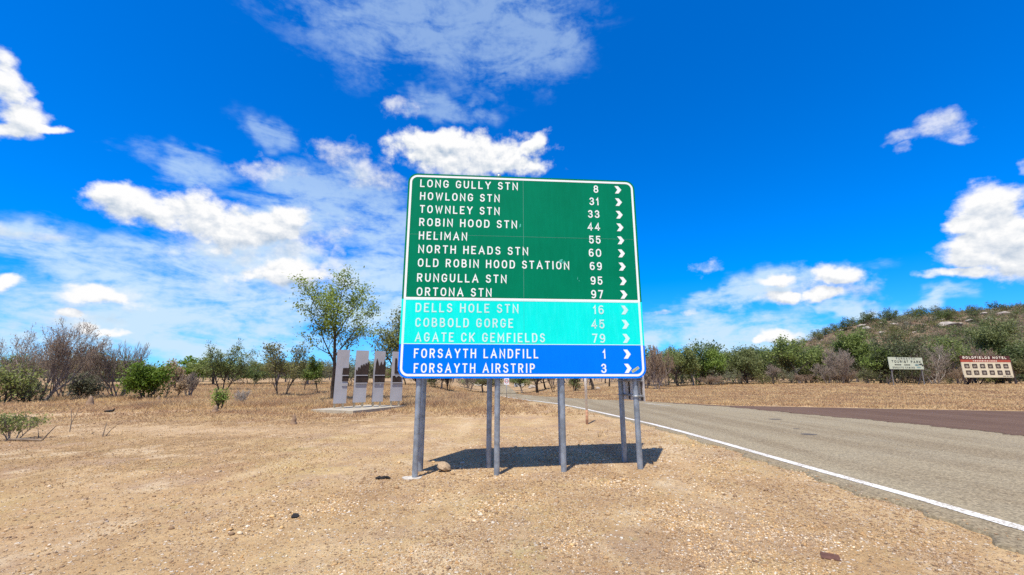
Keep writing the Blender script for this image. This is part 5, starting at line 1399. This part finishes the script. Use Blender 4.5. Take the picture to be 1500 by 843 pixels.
# ------------------------------------------------------------------ dry grass
rn = np.random.RandomState(23)
def grass_field(x, y):
    road = in_road(x, y, -.15)
    nz = wob(x, y, .5, 71) + .7 * wob(x, y, 1.4, 72)
    left = ss(-3.0, -7, x - .1 * (y - 20)) * ss(13, 19, y) * .55
    band_ = np.exp(-((y - 23.5 - .10 * (x + 10)) / 2.6) ** 2) * ss(-23, -17, x) * ss(1.2, -1.5, x) * 1.3
    mid = np.exp(-(((x + 3.2) / 3.6) ** 2 + ((y - 27) / 6.0) ** 2)) * 1.2
    edge = ss(24, 29, y) * ss(-1.5, -4, x) * .8
    verge = ss(0, 2, y - np.interp(x, FAR[:, 0][5:], FAR[:, 1][5:])) * (x > 1.5) * ss(75, 50, y) * .9
    bank = ss(30, 36, y) * (np.abs(x + .02 * y) < 14) * .6
    near = .45 * ss(-1.8, -6.5, x + .22 * (y - 8)) * ss(5.0, 9.0, y)
    d = np.maximum.reduce([left, band_, mid, edge, verge, bank, near]) + .25 * nz * ss(10, 20, y)
    d = d * (1 - .9 * track_mask(x, y) * (x < 0)) * np.clip(np.hypot((x + 7.0) / 1.9, (y - 20.6) / 2.6) * 2.2 - 1.4, 0, 1)
    return np.where(road, 0, np.clip(d, 0, 1.2))
n = 330000
ang = rn.uniform(R(-58), R(58), n); rr = 5 * (95 / 5) ** (rn.rand(n) ** .70)
gx, gy = rr * np.sin(ang), rr * np.cos(ang)
dn = grass_field(gx, gy)
keep = rn.rand(n) < dn * .6
gx, gy, dn, rr = gx[keep], gy[keep], dn[keep], rr[keep]
n = len(gx); NB = 5
lowg = ss(20, 13, gy) * (gx < 0)
tall = np.where((gx < 1.5), .13 + .26 * np.clip(dn - .5, 0, .7) + .05 * ss(25, 33, gy), .11) * rn.uniform(.55, 1.35, n) * (1 - .78 * lowg)
gz = hgt(gx, gy)
BX = np.repeat(gx, NB) + rn.randn(n * NB) * .05 * np.repeat(1 + rr / 30, NB); BY = np.repeat(gy, NB) + rn.randn(n * NB) * .05 * np.repeat(1 + rr / 30, NB)
BH = np.repeat(tall, NB) * rn.uniform(.6, 1.2, n * NB)
a = rn.rand(n * NB) * 6.28; lean = rn.uniform(.4, 1.6, n * NB) * BH; wd = np.repeat(.006 + .00075 * rr, NB) * rn.uniform(.7, 1.3, n * NB)
wa = rn.rand(n * NB) * 6.28
BZ = np.repeat(gz, NB) - .01
v0 = np.stack([BX - wd * np.cos(wa), BY - wd * np.sin(wa), BZ], -1); v1 = np.stack([BX + wd * np.cos(wa), BY + wd * np.sin(wa), BZ], -1)
v2 = np.stack([BX + lean * np.cos(a), BY + lean * np.sin(a), BZ + BH], -1)
Vb = np.stack([v0, v1, v2], 1).reshape(-1, 3)
def grass_mat():
    m = bpy.data.materials.new('dry_grass'); m.use_nodes = True
    t = NT(m.node_tree); t.n.clear()
    g = t.new('ShaderNodeNewGeometry')
    big = t.noise(g.outputs['Position'], .35, 4, .6)
    ca_ = t.mix(g.outputs['Random Per Island'], (.46, .31, .145), (.80, .60, .32))
    cb_ = t.mix(g.outputs['Random Per Island'], (.36, .225, .125), (.60, .40, .22))
    c = t.mix(t.mapr(big, .40, .60), ca_, cb_)
    b = t.new('ShaderNodeBsdfPrincipled', {'Base Color': c, 'Roughness': .8, 'Specular IOR Level': .2})
    tr = t.new('ShaderNodeBsdfTranslucent', {'Color': c})
    mx = t.new('ShaderNodeMixShader', {0: .45, 1: b.outputs[0], 2: tr.outputs[0]})
    t.new('ShaderNodeOutputMaterial', {'Surface': mx.outputs[0]})
    return m
M['grass'] = grass_mat()
tag(link('dry_grass', mesh_np('dry_grass', Vb, np.arange(len(Vb)).reshape(-1, 3)), M['grass']), 'dry golden grass over the paddock and the far verge', 'grass', kind='stuff')
print('LONE', len(LONE), 'blades', len(Vb) // 3, 'stones', len(Fg) // len(if_))
for l in LONE: print(l)
